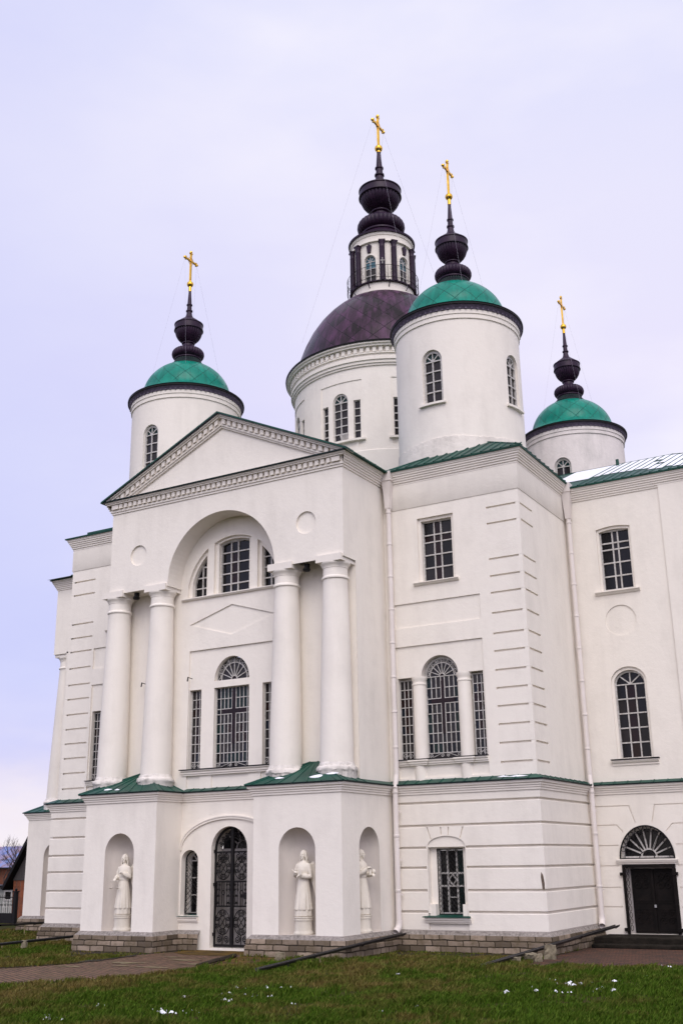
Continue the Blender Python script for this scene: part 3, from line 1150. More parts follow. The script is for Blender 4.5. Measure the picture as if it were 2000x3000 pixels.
# recessed wall behind the columns
FR = south(D1)
cC = -4.17
lun = lambda c, z, r, u0, u1, n=16: [(u0, z)] + [(u1, z)] + [(u1 - (u1 - u0) * i / n, max(z + .02, 9.22 + math.sqrt(max(0, r * r - (u1 - (u1 - u0) * i / n - c) ** 2)))) for i in range(n + 1)]
Lo = [lun(cC, 9.13, 1.62, cC - 1.60, cC - .88), lun(cC, 9.13, 1.62, cC - .66, cC + .66), lun(cC, 9.13, 1.62, cC + .88, cC + 1.60)]
Li = [lun(cC, 9.13, 1.53, cC - 1.49, cC - .98), lun(cC, 9.13, 1.55, cC - .54, cC + .54), lun(cC, 9.13, 1.53, cC + .98, cC + 1.49)]
rh = [(cC - 1.49, 8.33), (cC, 7.89), (cC + 1.49, 8.33), (cC, 8.78)]
field = rect(cC - 1.48, cC + 1.48, 3.65, 7.56)
UP.prism(FR, rect(XL, XU, 3.5, 11.6), -.1, 0, Lo + [rh, field], side=False)
UP.prism(FR, [(cC - 1.6, 8.33), (cC, 7.8), (cC + 1.6, 8.33), (cC, 8.9)], -.1, -.035, side=False)
UP.prism(FR, rect(XL + .1, XU - .1, 9.1, 11.5), -.4, -.085, Li, side=False)
# central window of three lights in the recessed field
fan_op = arch(cC, .60, 6.62, 6.63, .66, 20)
mid_op = rect(cC - .60, cC + .60, 4.20, 6.43)
lo_op = rect(cC - 1.47, cC - 1.05, 4.20, 6.43)
ro_op = rect(cC + 1.05, cC + 1.47, 4.20, 6.43)
UP.prism(FR, rect(cC - 1.6, cC + 1.6, 3.55, 7.7), -.3, -.05, [fan_op, mid_op, lo_op, ro_op], side=False)
for u in (-.82, .82):
    UP.prism(FR, rect(cC + u - .2, cC + u + .2, 3.6, 4.06), -.1, -.02)
UP.prism(east(XU), [(D1 - .02, 3.6), (YW + .1, 3.6), (YW + .1, 12.0), (YU, 12.0), (YU, 9.44), (D1 - .02, 9.44)], -.3, 0, side=False)
UP.prism(west(XL), [(-D1 + .02, 3.6), (-YW - .1, 3.6), (-YW - .1, 12.0), (-YU, 12.0), (-YU, 9.44), (-D1 + .02, 9.44)], -.3, 0, side=False)
UP.build('portico_wall', WALL, church)
m = MB()
m.sweep([(cC - 1.62, D1), (cC + 1.62, D1)], [(-.06, 4.03), (.03, 4.03), (.03, 4.075), (.06, 4.08), (.06, 4.13), (.10, 4.15), (.10, 4.175), (-.06, 4.18)])
m.prism(FR, rect(cC - 1.66, cC + 1.66, 4.182, 4.205), -.2, .125, mat=1)
m.build('sill', [TRIM, BLACKM], church)
m = MB()
m.sweep([(cC - 1.78, D1), (cC + 1.78, D1)], [(-.02, 9.05), (.05, 9.06), (.09, 9.10), (.09, 9.125), (-.02, 9.128)])
m.build('sill', [TRIM, BLACKM], church)


def pick_stained(nc, nr, seed, edge=True):
    rr = random.Random(seed)

    def f(i, j):
        if edge and (i in (0, nc - 1)):
            return rr.choice((4, 4, 5, 2, 0))
        return rr.choices((1, 2, 3, 4, 5, 0), (5, 5, 1.2, 1.2, .8, 1))[0]
    return f


def side_light(F, u0, u1, v0, v1, d, seed, parent):
    """Narrow leaded side light: three panes wide, red cross down the middle, scroll at the foot."""
    rr = random.Random(seed)

    def pk(i, j):
        if j == 0:
            return 1
        if j == 6 or (i == 1 and 3 <= j <= 7):
            return 3
        return rr.choice((1, 1, 2, 1, 2, 5) if i < 2 else (2, 2, 0, 1))
    vv = [v0 + .02, v0 + .02 + (v1 - v0) * .085] + lin(v0 + .02 + (v1 - v0) * .085, v1 - .02, 8)[1:]
    w = grid_window(F, u0, u1, v0, v1, d, 3, 9, parent, pk, frame=.02, bar=.020, vv=vv, dep=.035)
    m = MB()
    vc = v0 + .02 + (v1 - v0) * .0425
    r = (v1 - v0) * .034
    m.tube(spiral(F, u0 + .10, vc, r, 1.5, -PI / 2, d + .03, 1), .008, 4)
    m.tube(spiral(F, u1 - .10, vc, r, 1.5, PI / 2, d + .03, 1), .008, 4)
    m.tube([F.p(u0 + .1, vc - r, d + .03), F.p(u1 - .1, vc + r, d + .03)], .008, 4)
    m.build('grille', WHITEW, w)
    return w


def cross_light(F, c, hw, v0, v1, d, seed, parent, archr=None):
    """Leaded main light with a dark red cross, optionally with a sunburst head."""
    rr = random.Random(seed)
    u0, u1 = c - hw, c + hw
    us = [u0 + .02] + lin(u0 + .02 + (hw * 2 - .04) * .145, c - hw * .11, 3)[0:3] + [c - hw * .11, c + hw * .11]
    us = lin(u0 + .02, c - hw * .115, 3 if archr else 4) + lin(c + hw * .115, u1 - .02, 3 if archr else 4)
    H = v1 - v0
    vv = [v0 + .02, v0 + H * .065]
    vv += lin(v0 + H * .065, v0 + H * .665, 5)[1:]
    vv += [v0 + H * .73] + lin(v0 + H * .73, v1 - .02, 2)[1:]
    nc = len(us) - 1
    mid = nc // 2

    def pk(i, j):
        if j == 0:
            return 2 if archr else 0
        if i == mid:
            return 3 if j >= 3 - 0 else rr.choice((0, 4))
        if j == 6:
            return 3 if 0 < i < nc - 1 else 5
        if j == 1:
            return rr.choice((4, 5, 0))
        if i in (0, nc - 1):
            return rr.choice((4, 4, 5))
        if j > 6:
            return rr.choice((4, 5, 4)) if not archr else rr.choice((1, 2))
        return rr.choices((1, 2, 3, 4, 5), (5, 6, .7, .8, .5))[0]
    fr = MB()
    b = .020
    if archr:
        fr.prism(F, arch(c, hw + .08, v0 - .05, v1, archr + .08), d - .04, d + .001, [arch(c, hw - .03, v0 + .02, v1, archr - .03)])
        fr.prism(F, arch(c, hw, v0, v1, archr), d - .03, d + .035, [arch(c, hw - .022, v0 + .02, v1, archr - .022)])
    else:
        fr.prism(F, rect(u0, u1, v0, v1), d - .03, d + .035, [rect(u0 + .02, u1 - .02, v0 + .02, v1 - .02)])
    for i, u in enumerate(us[1:-1]):
        fr.prism(F, rect(u - b / 2, u + b / 2, v0 + H * .065, v1), d - .02, d + .022)
    for j, v in enumerate(vv[1:-1] + ([v1] if archr else [])):
        fr.prism(F, rect(u0 + .02, u1 - .02, v - b / 2, v + b / 2), d - .02, d + .024)
    g = MB()
    cells(g, F, us, vv, d, pk)
    # the cross itself covers the leading of its own strip
    g.prism(F, rect(c - hw * .115 + b / 2, c + hw * .115 - b / 2, v0 + H * .30, v1 - .12), d - .01, d + .026, mat=3)
    g.prism(F, rect(u0 + hw * .3, u1 - hw * .3, v0 + H * .665 + b / 2, v0 + H * .73 - b / 2), d - .01, d + .0265, mat=3)
    vc, r = v0 + H * .035, H * .026
    for s in (-1, 1):
        fr.tube(spiral(F, c + s * hw * .80, vc, r, 1.4, -PI / 2, d + .02, s), .008, 4)
        fr.tube(spiral(F, c + s * hw * .18, vc, r * .9, 1.4, PI / 2, d + .02, s), .008, 4)
        fr.tube([F.p(c + s * hw * .80, vc - r, d + .02), F.p(c + s * hw * .18, vc + r, d + .02)], .008, 4)
    if archr:
        sunburst(fr, g, F, c, v1, hw - .02, archr - .02, d)
    o = fr.build('window', WHITEW, parent)
    g.build('glass', GLASSES, o)
    return o


def sunburst(fr, g, F, c, v, ru, rv, d):
    k = .76
    fr.pline(F, [(c + ru * k * math.cos(PI * i / 24), v + rv * k * math.sin(PI * i / 24)) for i in range(25)], .02, d - .02, d + .03)
    fr.pline(F, [(c + ru * .17 * math.cos(PI * i / 10), v + rv * .17 * math.sin(PI * i / 10)) for i in range(11)], .025, d - .02, d + .03)
    for i in range(1, 8):
        a = PI * i / 8
        fr.bar(F, (c + ru * .17 * math.cos(a), v + rv * .17 * math.sin(a)), (c + ru * math.cos(a), v + rv * math.sin(a)), .018, d - .02, d + .026)
    for i in range(8):
        a0, a1, am_ = PI * i / 8, PI * (i + 1) / 8, PI * (i + .5) / 8
        if i in (0, 2, 5, 7):
            for p, q in ((a0, a1), (a1, a0)):
                fr.bar(F, (c + ru * k * math.cos(p), v + rv * k * math.sin(p)), (c + ru * .98 * math.cos(q), v + rv * .98 * math.sin(q)), .012, d - .01, d + .02)
        else:
            fr.tube(circ(F, c + ru * .88 * math.cos(am_), v + rv * .88 * math.sin(am_), ru * .11, rv * .11, d + .015, n=12), .007, 4)
            fr.tube(spiral(F, c + ru * .88 * math.cos(am_), v + rv * .88 * math.sin(am_), ru * .08, 1.3, am_, d + .015, 1, n=12), .006, 4)
    fan_glass(g, F, c, v, ru * .18, rv * .18, d + .004, 2, lambda i: 3)
    fan_glass(g, F, c, v, ru, rv, d, 8, lambda i: (2, 1)[i % 2])


# windows of the portico's recessed wall
cross_light(FR, cC, .60, 4.20, 6.43, -.20, 5, church)
side_light(FR, cC - 1.47, cC - 1.05, 4.20, 6.43, -.20, 6, church)
side_light(FR, cC + 1.05, cC + 1.47, 4.20, 6.43, -.20, 7, church)
fr, g = MB(), MB()
fr.prism(FR, fan_op, -.23, -.165, [arch(cC, .575, 6.645, 6.65, .635, 20)])
sunburst(fr, g, FR, cC, 6.64, .58, .63, -.2)
o = fr.build('window', WHITEW, church)
g.build('glass', GLASSES, o)
for k, (pts, u0, u1, cols, rows) in enumerate(((Li[0], cC - 1.49, cC - .98, 2, 4), (Li[1], cC - .54, cC + .54, 3, 5), (Li[2], cC + .98, cC + 1.49, 2, 4))):
    fr, g = MB(), MB()
    d = -.26
    cx = sum(p[0] for p in pts) / len(pts)
    zc = 9.8
    inn = [(cx + (u - cx) * (1 - .075 * (1.1 if k != 1 else .8)), zc + (v - zc) * .955) for u, v in pts]
    fr.prism(FR, pts, d - .03, d + .07, [inn])
    top = lambda u: 9.22 + math.sqrt(max(.01, 1.53 ** 2 - (u - cC) ** 2))
    us = [u0, cC - .20, cC + .05, u1] if k == 1 else ([u0, u0 + .27, u1] if k == 0 else [u0, u1 - .27, u1])
    for u in us[1:-1]:
        fr.prism(FR, rect(u - .018, u + .018, 9.14, top(u)), d - .02, d + .04)
    for v in (lin(9.13, 10.72, 5)[1:] if k == 1 else lin(9.13, 10.72, 5)[1:4]):
        uu = [u for u in lin(u0, u1, 40) if top(u) > v]
        if len(uu) > 1:
            fr.prism(FR, rect(uu[0], uu[-1], v - .018, v + .018), d - .02, d + .042)
    g.prism(FR, pts, d - .04, d, side=False)
    if k == 1:
        cells(g, FR, [cC - .20, cC + .05], lin(9.13, 10.72, 5), d + .002, lambda i, j: (0, 3, 3, 3, 0)[j])
    o = fr.build('window', WHITEW, church)
    g.build('glass', GLASSES, o)

# ---- columns of the portico
COLS = ((-8.09, .74), (-6.46, .74), (-2.10, .74), (-.53, .72))


def column(cx, cy, xtop=None):
    m = MB()
    dx = 0 if xtop is None else xtop - cx
    H0, H1 = 3.94, 9.33
    foot = [(.50, 3.55), (.50, 3.86), (.525, 3.885), (.525, 3.95), (.49, 3.99), (.465, 4.0), (.455, 4.05), (.434, 4.088)]
    prof = [(.432, 4.08), (.432, 4.09)]
    for i in range(1, 15):
        t = i / 14
        prof.append((.432 - .098 * t ** 1.45, 4.09 + (8.86 - 4.09) * t))
    prof += [(.335, 8.865), (.365, 8.885), (.372, 8.915), (.36, 8.945), (.335, 8.96), (.333, 9.17), (.345, 9.175), (.345, 9.20), (.375, 9.25), (.40, 9.28), (.41, 9.30), (.41, 9.335)]
    m.lathe(0, 0, prof, 56)
    m.v = [(cx + dx * (z - 3.9) / 5.4 + x, cy + y, z) for x, y, z in m.v]
    fm = MB()
    fm.lathe(cx, cy, foot, 56)
    # rough damaged foot
    r2 = random.Random(int(cx * 100))
    fm.v = [(x + r2.uniform(-.014, .014), y + r2.uniform(-.014, .014), z + r2.uniform(-.014, .014)) for x, y, z in fm.v]
    o = m.build('column', WALL, church, 40)
    fm.build('base', WORN, o, 50)
    m = MB()
    xc = cx + dx
    m.box((xc, cy + .04, 9.425), (.79, .84, .19))
    m.build('abacus', TRIM, o)
    return o


for cx, cy in COLS:
    column(cx, cy, cx + (.02 if cx < -5 else .035))
column(-16.33, 7.05, -16.18)
for u in (-7.33, -1.33):
    m = MB()
    m.box((u, .62, 9.37), (.10, .12, .14))
    m.lathe(u, .60, [(.02, 9.22), (.085, 9.23), (.11, 9.28), (.08, 9.33), (.03, 9.36)], 14)
    m.build('floodlight', BLACKM, church)
for x, z in ((-7.22, 6.75), (-5.52, 6.75)):
    m = MB()
    m.tube([(x, D1, z), (x, D1 - .22, z + .02)], .012, 5)
    m.tube([(x, D1 - .2, z + .02), (x + .01, D1 - .24, z - .10)], .02, 5)
    m.build('lamp_bracket', BLACKM, church)

# ---- upper storey: wings
ZQ = [10.86, 10.40, 9.40, 8.93, 8.47, 7.92, 7.37, 6.90, 6.40, 5.93, 5.464, 5.0, 4.53, 4.05]
FW = south(YW)


def wing_upper(mirror):
    f = (lambda u: 2 * XM + .14 - u) if mirror else (lambda u: u)
    mp = lambda poly: [(f(u), v) for u, v in poly]
    corner = XWU if mirror else XE
    q0 = -11.03 if mirror else 3.105
    m = MB()
    uc_ = 1.48
    big = [(.215, 4.24), (2.735, 4.24), (2.735, 6.43), (uc_ + .545, 6.43)]
    big += [(uc_ + .545 * math.cos(PI * i / 24), 6.43 + .53 * math.sin(PI * i / 24)) for i in range(1, 24)]
    big += [(uc_ - .545, 6.43), (.215, 6.43)]
    win_o = rect(1.0, 2.11, 9.03, 10.885)
    win_i = rect(1.09, 2.02, 9.05, 10.80)
    p1 = rect(.20, 2.785, 7.80, 8.485)
    p2 = rect(.20, 2.785, 3.75, 7.285)
    ex = .003
    sl = [slot([(q0, z - .02), (corner - ex if not mirror else corner + ex, z - .02)], .055) for z in ZQ]
    U0, U1 = (XL - .1, corner) if mirror else (XU - .1, corner)
    bb = lambda pl: (min(q[0] for q in pl), max(q[0] for q in pl), min(q[1] for q in pl), max(q[1] for q in pl))
    m.rectwall(FW, (min(U0, U1), max(U0, U1), 3.5, 12.0), -.1, 0, [bb(mp(q)) for q in (win_o, p1, p2)] + [bb(q) for q in sl])
    fz = [(-.05, 11.235), (.012, 11.238), (.022, 11.25), (.022, 12.0)]
    m.sweep([(XWU, 7.0), (XWU, YW), (XL - .02, YW)] if mirror else [(XU + .02, YW), (XE, YW), (XE, D3 + .1)], fz)
    m.prism(FW, mp(rect(.15, 2.85, 7.75, 8.55)), -.2, -.04, side=False)
    m.prism(FW, mp(rect(.15, 2.85, 3.55, 7.35)), -.5, -.045, [mp(big)], side=False)
    m.prism(FW, mp(rect(.9, 2.2, 8.95, 10.95)), -.4, -.07, [mp(win_i)], side=False)
    m.prism(FW, mp(rect(.1, 2.85, 4.1, 7.05)), -.5, -.275, side=False)
    m.prism(FW, mp(rect(.95, 2.15, 8.9, 10.95)), -.5, -.275, side=False)
    ql = sorted((q0 - .05, corner + (.05 if mirror else -.05)))
    m.prism(FW, rect(ql[0], ql[1], 3.8, 11.0), -.1, -.055, side=False)
    if mirror:
        m.rectwall(west(XWU), (-7.0, -YW, 3.5, 12.0), -.1, 0, [(-3.75, -YW - ex, z - .0475, z + .0075) for z in ZQ])
        m.prism(west(XWU), rect(-3.8, -YW - .05, 3.8, 11.0), -.1, -.055, side=False)
    else:
        FE = east(XE)
        m.rectwall(FE, (YW, D3 + .2, 3.5, 12.0), -.1, 0, [(YW + ex, 3.75, z - .0475, z + .0075) for z in ZQ])
        m.prism(FE, rect(YW + .05, 3.8, 3.8, 11.0), -.1, -.055, side=False)
    # half columns between the lights
    for c in (uc_ - .665, uc_ + .665):
        cx = f(c)
        m.lathe(cx, YW + .16, [(.185, 4.2), (.185, 6.2), (.20, 6.21), (.20, 6.25), (.185, 6.26), (.185, 6.31), (.215, 6.36), (.215, 6.432)], 28)
        m.lathe(cx, YW + .14, [(.195, 3.6), (.195, 4.1)], 28)
    wall = m.build('wing_wall', WALL, church, 40)
    m = MB()
    pr = [(-.06, 4.07), (.02, 4.075), (.02, 4.11), (.05, 4.12), (.05, 4.16), (.085, 4.18), (.085, 4.215), (-.06, 4.22)]
    xs = sorted((f(.21), f(2.785)))
    jog = [(xs[0], YW)]
    for c in sorted((f(uc_ - .665), f(uc_ + .665))):
        jog += [(c - .22, YW), (c - .22, YW - .05), (c + .22, YW - .05), (c + .22, YW)]
    jog += [(xs[1], YW)]
    m.sweep(jog, pr)
    m.prism(FW, rect(xs[0], xs[1], 4.222, 4.243), -.3, .115, mat=1)
    m.build('sill', [TRIM, BLACKM], church)
    cross_light(FW, f(uc_), .49, 4.245, 6.41, -.22, 11, church, archr=.50)
    for c, sd in ((.40, 12), (2.56, 13)):
        side_light(FW, f(c) - .19, f(c) + .19, 4.245, 6.38, -.20, sd, church)
    # upper window
    c = f(1.555)
    us = [c - .435, c - .12, c + .09, c + .435]
    vv = [9.07, 9.45, 9.82, 10.19, 10.40, 10.76]
    rr = random.Random(21)
    grid_window(FW, c - .475, c + .475, 9.03, 10.81, -.22, 3, 5, church, lambda i, j: 3 if (i == 1 or j == 3) else rr.choice((2, 0, 2)), us=us, vv=vv, bar=.034)
    m = MB()
    m.sweep([(c - .70, YW), (c + .66, YW)], [(-.02, 8.94), (.04, 8.945), (.07, 8.975), (.105, 9.0), (.105, 9.02), (-.08, 9.028)])
    m.build('sill', TRIM, church)


wing_upper(False)
wing_upper(True)

# ---- upper storey: nave
m = MB()
FN = south(D3)
seg = lambda u0, u1, v0, v1, r, n=10: [(u0, v0), (u1, v0)] + [(u1 - (u1 - u0) * i / n, v1 + r * math.sin(PI * i / n)) for i in range(n + 1)]
m.prism(FN, rect(XE - .1, 10.7, 3.5, 12.0), -.1, 0, [seg(4.955, 5.965, 9.0, 10.86, .06), disc(5.45, 8.11, .445), arch(5.50, .50, 4.25, 6.36, .42, 20)], side=False)
m.prism(FN, rect(4.8, 6.1, 8.9, 11.0), -.4, -.06, [seg(5.02, 5.90, 9.02, 10.79, .05)], side=False)
m.prism(FN, rect(4.8, 6.2, 4.0, 7.0), -.4, -.06, [arch(5.50, .43, 4.27, 6.33, .36, 20)], side=False)
m.prism(FN, disc(5.45, 8.11, .5), -.1, -.03, side=False)
m.prism(FN, rect(6.90, 10.72, 3.5, 12.0), -.05, .05)
m.prism(east(10.7), rect(D3, 15.3, 3.5, 12.0), -.3, .0, side=False)
m.build('nave_wall', WALL, church)
c = 5.46
us = [c - .41, c - .08, c + .08, c + .41]
w = grid_window(FN, c - .45, c + .45, 9.02, 10.83, -.20, 3, 5, church, lambda i, j: (0, 2, 0)[i], us=us, vv=[9.06, 9.45, 9.85, 10.25, 10.45, 10.79], bar=.04)
m = MB()
m.sweep([(c - .66, D3), (c + .63, D3)], [(-.02, 8.88), (.04, 8.89), (.07, 8.93), (.11, 8.955), (.11, 8.985), (-.08, 8.99)])
m.build('sill', TRIM, church)
rr = random.Random(31)
arched_window(FN, 5.50, .44, 4.25, 6.30, -.2, 5, church, lambda i, j: 3 if i == 1 else rr.choice((0, 2, 0)), lambda i: 0, cols=3, spokes=2, frame=.045, rise=.38, bar=.034)
m = MB()
m.sweep([(4.86, D3), (6.13, D3)], [(-.02, 4.07), (.03, 4.08), (.03, 4.13), (.07, 4.15), (.10, 4.19), (.10, 4.215), (-.02, 4.22)])
m.prism(FN, rect(4.83, 6.15, 4.222, 4.25), -.2, .13, mat=1)
m.build('sill', [TRIM, BLACKM], church)

# ---- upper storey: west porch
m = MB()
SPu = south(6.62)
m.prism(SPu, rect(XPU, XWU + .1, 9.44, 12.0), -.75, 0)
m.prism(west(XPU), rect(-15.2, -6.62, 9.44, 12.0), -.3, -.0, side=False)
m.prism(SPu, rect(XPU + .66, XWU + .1, 3.55, 9.5), -.5, 0)
m.build('west_porch_wall', WALL, church)

# ---- main cornice
OV = .25
pm = [(XPU, 14), (XPU, 6.62), (XWU, 6.62), (XWU, YW), (XL, YW), (XL, YU), (XU, YU), (XU, YW), (XE, YW), (XE, D3 + .3)]
pn = [(XE - .2, D3), (10.7, D3), (10.7, 15)]
m = MB()
CP = [(-.02, 11.975), (.03, 11.975), (.03, 12.03), (.06, 12.035), (.06, 12.092), (.09, 12.097), (.09, 12.152), (.12, 12.157), (.12, 12.212), (.15, 12.217), (.15, 12.27), (.175, 12.275), (.18, 12.305), (.20, 12.345), (-.02, 12.352)]
DP = [(-.02, 11.975), (.03, 11.975), (.03, 12.035), (.06, 12.04), (.06, 12.10), (.035, 12.105), (.035, 12.262), (.15, 12.266), (.155, 12.30), (.18, 12.305), (.20, 12.345), (-.02, 12.352)]
m.sweep(pm, CP, only=(0, 1, 2, 3, 4, 6, 7, 8))
m.sweep(pm, DP, only=(5,), caps=False)
m.sweep(pn, [(o, z - .14) for o, z in CP])
nD = 41
for i in range(nD):
    x = -7.86 + (7.42) * i / (nD - 1)
    m.prism(FU, rect(x - .056, x + .056, 12.118, 12.256), .0, .115)
for x in (-8.09, -.21):
    m.prism(FU, rect(x - .13, x + .13, 12.118, 12.256), .0, .115)
m.build('cornice', TRIM, church)
m = MB()
m.sweep(pm, [(.15, 12.348), (.24, 12.35), (.245, 12.385), (.10, 12.40)], mat=0, only=(0, 1, 2, 3, 4, 6, 7, 8))
m.sweep(pm, [(.15, 12.348), (.24, 12.35), (.245, 12.385), (.10, 12.40)], mat=1, only=(5,), caps=False)
m.sweep(pn, [(.15, 12.208), (.24, 12.21), (.245, 12.245), (.10, 12.26)], mat=0)
m.build('roof_edge', [ROOF, ROOFD], church)

# ---- pediment
ped = empty('pediment', (0, 0, 0), parent=church)
APZ, SL = 14.42, .463
ztop = lambda x: APZ - SL * abs(x - XM)
cs = math.cos(math.atan(SL))


def band(t0, t1, zb=12.36):
    """Chevron band between perpendicular depths t0 < t1 below the raking top line."""
    h0, h1 = t0 / cs, t1 / cs
    e0, e1 = (APZ - h0 - zb) / SL, (APZ - h1 - zb) / SL
    return [(XM - e0, zb), (XM - e1, zb), (XM, APZ - h1), (XM + e1, zb), (XM + e0, zb), (XM, APZ - h0)]


m = MB()
e = (APZ - .36 / cs - 12.36) / SL
m.prism(FU, [(XM - e, 12.36), (XM + e, 12.36), (XM, APZ - .36 / cs)], -.2, -.03)
m.build('tympanum', WALL, ped)
m = MB()
for t0, t1, o in ((.035, .08, .20), (.08, .125, .155), (.125, .285, .035), (.285, .335, .07), (.335, .385, .03)):
    m.prism(FU, band(t0, t1), -.2, o)
ang = math.atan(SL)
for s in (-1, 1):
    k = 0
    while True:
        x = .135 + .196 * k
        k += 1
        if x > 3.95:
            break
        zc = APZ - SL * x - .205 / cs
        m.prism(FU, [(XM + s * (x - .058), zc + SL * .058 - .066 / cs), (XM + s * (x + .058), zc - SL * .058 - .066 / cs), (XM + s * (x + .058), zc - SL * .058 + .066 / cs), (XM + s * (x - .058), zc + SL * .058 + .066 / cs)], .0, .12)
m.build('raking_cornice', TRIM, ped)
m = MB()
m.prism(FU, band(-.012, .04, 12.40), -.1, .262)
m.build('verge', VERGE, ped)

# ---- roofs
RF = MB()
ez = 12.39
# main square, right half steep enough to show its slopes over the eaves
y0_, y1_ = YW - OV, 19.5
xw, xe_ = .12, XE + OV
hw_ = (xe_ - xw) / 2
zr = ez + .57 * hw_
E2 = (xe_, y0_, ez)
# low roof over the whole square
L0 = (XWU - OV, y0_, ez)
apx = (XM, YM, ez + .16 * (YM - y0_))
RF.add([L0, E2, (xe_, y1_, ez), (L0[0], y1_, ez), apx], [(0, 1, 4), (1, 2, 4), (2, 3, 4), (3, 0, 4)])
# steeper hipped roof over the right wing
RF.add([(xw, y0_, ez + .002), (xe_, y0_, ez + .002), (xe_, y1_, ez + .002), (xw, y1_, ez + .002), (xw + hw_, y0_ + hw_, zr), (xw + hw_, y1_ - hw_, zr)], [(0, 1, 4), (1, 2, 5, 4), (2, 3, 5), (3, 0, 4, 5)])
# seams on the slopes in view
for i in range(15):
    x = .25 + .29 * i
    t = max(.1, min(xe_ - x, x - xw, 2.1))
    RF.tube([(x, YW - OV, ez + .015), (x, YW - OV + t, ez + .015 + .57 * t)], .02, 4)
for i in range(14):
    y = YW - .1 + .35 * i
    t = min(2.1, max(.2, y - (YW - OV)))
    RF.tube([(XE + OV, y, ez + .015), (XE + OV - t, y, ez + .015 + .57 * t)], .02, 4)
RF.tube([E2, (E2[0] - 2, E2[1] + 2, ez + .57 * 2 + .01)], .03, 5)
RF.tube([(xw, y0_, ez), (xw + 2, y0_ + 2, ez + .57 * 2 + .01)], .03, 5)
# left wing upstand
RF.prism(south(YW + .35), rect(-11.86, XL + .1, 12.2, 12.70), -.6, 0)
# portico gable
for s in (-1, 1):
    xe = XM + s * 4.40
    A, B = (xe, YU - .27, ztop(xe) + .0), (XM, YU - .27, APZ + .02)
    C_, D_ = (XM, 9.5, APZ + .02), (xe, 9.5, ztop(xe))
    lo = [(p[0], p[1], p[2] - .045) for p in (A, B, C_, D_)]
    RF.add([A, B, C_, D_] + lo, [(0, 1, 2, 3), (4, 5, 6, 7), (0, 1, 5, 4), (0, 3, 7, 4), (2, 3, 7, 6)])
    quad_seams(RF, (xe, YU - .25, ztop(xe)), (xe, 8, ztop(xe)), (XM, 8, APZ + .02), (XM, YU - .25, APZ + .02), 12)
# nave
ez = 12.25
nz = 14.34
nA, nB = (XE - 2, D3 - OV, ez), (10.95, D3 - OV, ez)
nR0, nR1 = (XE - 5, YM, nz), (6.45, YM, nz)
nC = (10.95, 15.7, ez)
RF.add([nA, nB, nR1, nR0, nC, (XE - 2, 15.7, ez)], [(0, 1, 2, 3), (1, 4, 2), (4, 5, 3, 2)])
for i in range(24):
    x = 4.6 + .27 * i
    xr = x - .1
    t = 1.0 if xr < 6.4 else max(.05, (10.95 - x) / (10.95 - 6.45))
    RF.tube([(x, D3 - OV, ez + .012), (x, D3 - OV + t * (YM - D3 + OV), ez + .012 + t * (nz - ez))], .022, 4)
RF.tube([nB, nR1, nR0], .03, 5)
RF.tube([(4.75, 10.5, nz - .3), (4.75, 10.5, nz + .03)], .055, 6)
# west porch gable
for s in (-1, 1):
    y0 = YM + s * 4.7
    RF.add([(XPU - OV, y0, 12.37), (XPU - OV, YM, 13.4), (XM, YM, 13.4), (XM, y0, 12.37)], [(0, 1, 2, 3)])
RF.prism(south(6.9), rect(XPU + .35, XWU, 12.2, 12.64), -.6, 0)
RF.build('roof', ROOF, church)
# snow lying on the upper part of the nave roof
SN = MB()
rs = random.Random(9)
sl_ = (nz - ez) / (YM - D3 + OV)
low = .55
for i in range(25):
    # one strip of snow per roof pan, slid to a different height on each
    x0, x1 = 4.6 + .27 * (i - 1) + .03, 4.6 + .27 * i - .03
    if i == 0:
        x0 = 3.2
    target = max(.12, 2.3 - (x0 - 4.2) * .66) if x0 > 4.2 else 2.3
    low = .5 * low + .5 * target
    span = YM - D3 + OV
    tm = span if x1 < 6.4 else (10.95 - x1) / (10.95 - 6.45) * span
    segs = [(low + rs.uniform(-.18, .18), tm * .985)]
    if x0 > 6.0 and rs.random() < .55:
        c = tm * rs.uniform(.3, .7)
        segs = [(segs[0][0], c - rs.uniform(.1, .3)), (c + rs.uniform(.1, .3), tm * .985)]
    for q0, q1 in segs:
        q0 = max(.05, q0)
        if q1 - q0 < .1:
            continue
        n = 6
        left = [(x0 + rs.uniform(-.012, .012), q0 + (q1 - q0) * k / n + (rs.uniform(-.06, .06) if k == 0 else 0)) for k in range(n + 1)]
        right = [(x1 + rs.uniform(-.012, .012), q0 + (q1 - q0) * k / n + (rs.uniform(-.06, .06) if k == 0 else 0)) for k in range(n + 1)]
        P3 = lambda x, q: (x, D3 - OV + q, ez + .02 + sl_ * q)
        SN.add([P3(*v) for v in left + right], [(k, n + 1 + k, n + 2 + k, k + 1) for k in range(n)])
SN.build('roof_snow', SNOW, church)

# ---- towers
SPIRE_S = [(.62, 19.30), (.66, 19.33), (.66, 19.37), (.52, 19.60), (.50, 19.64)]


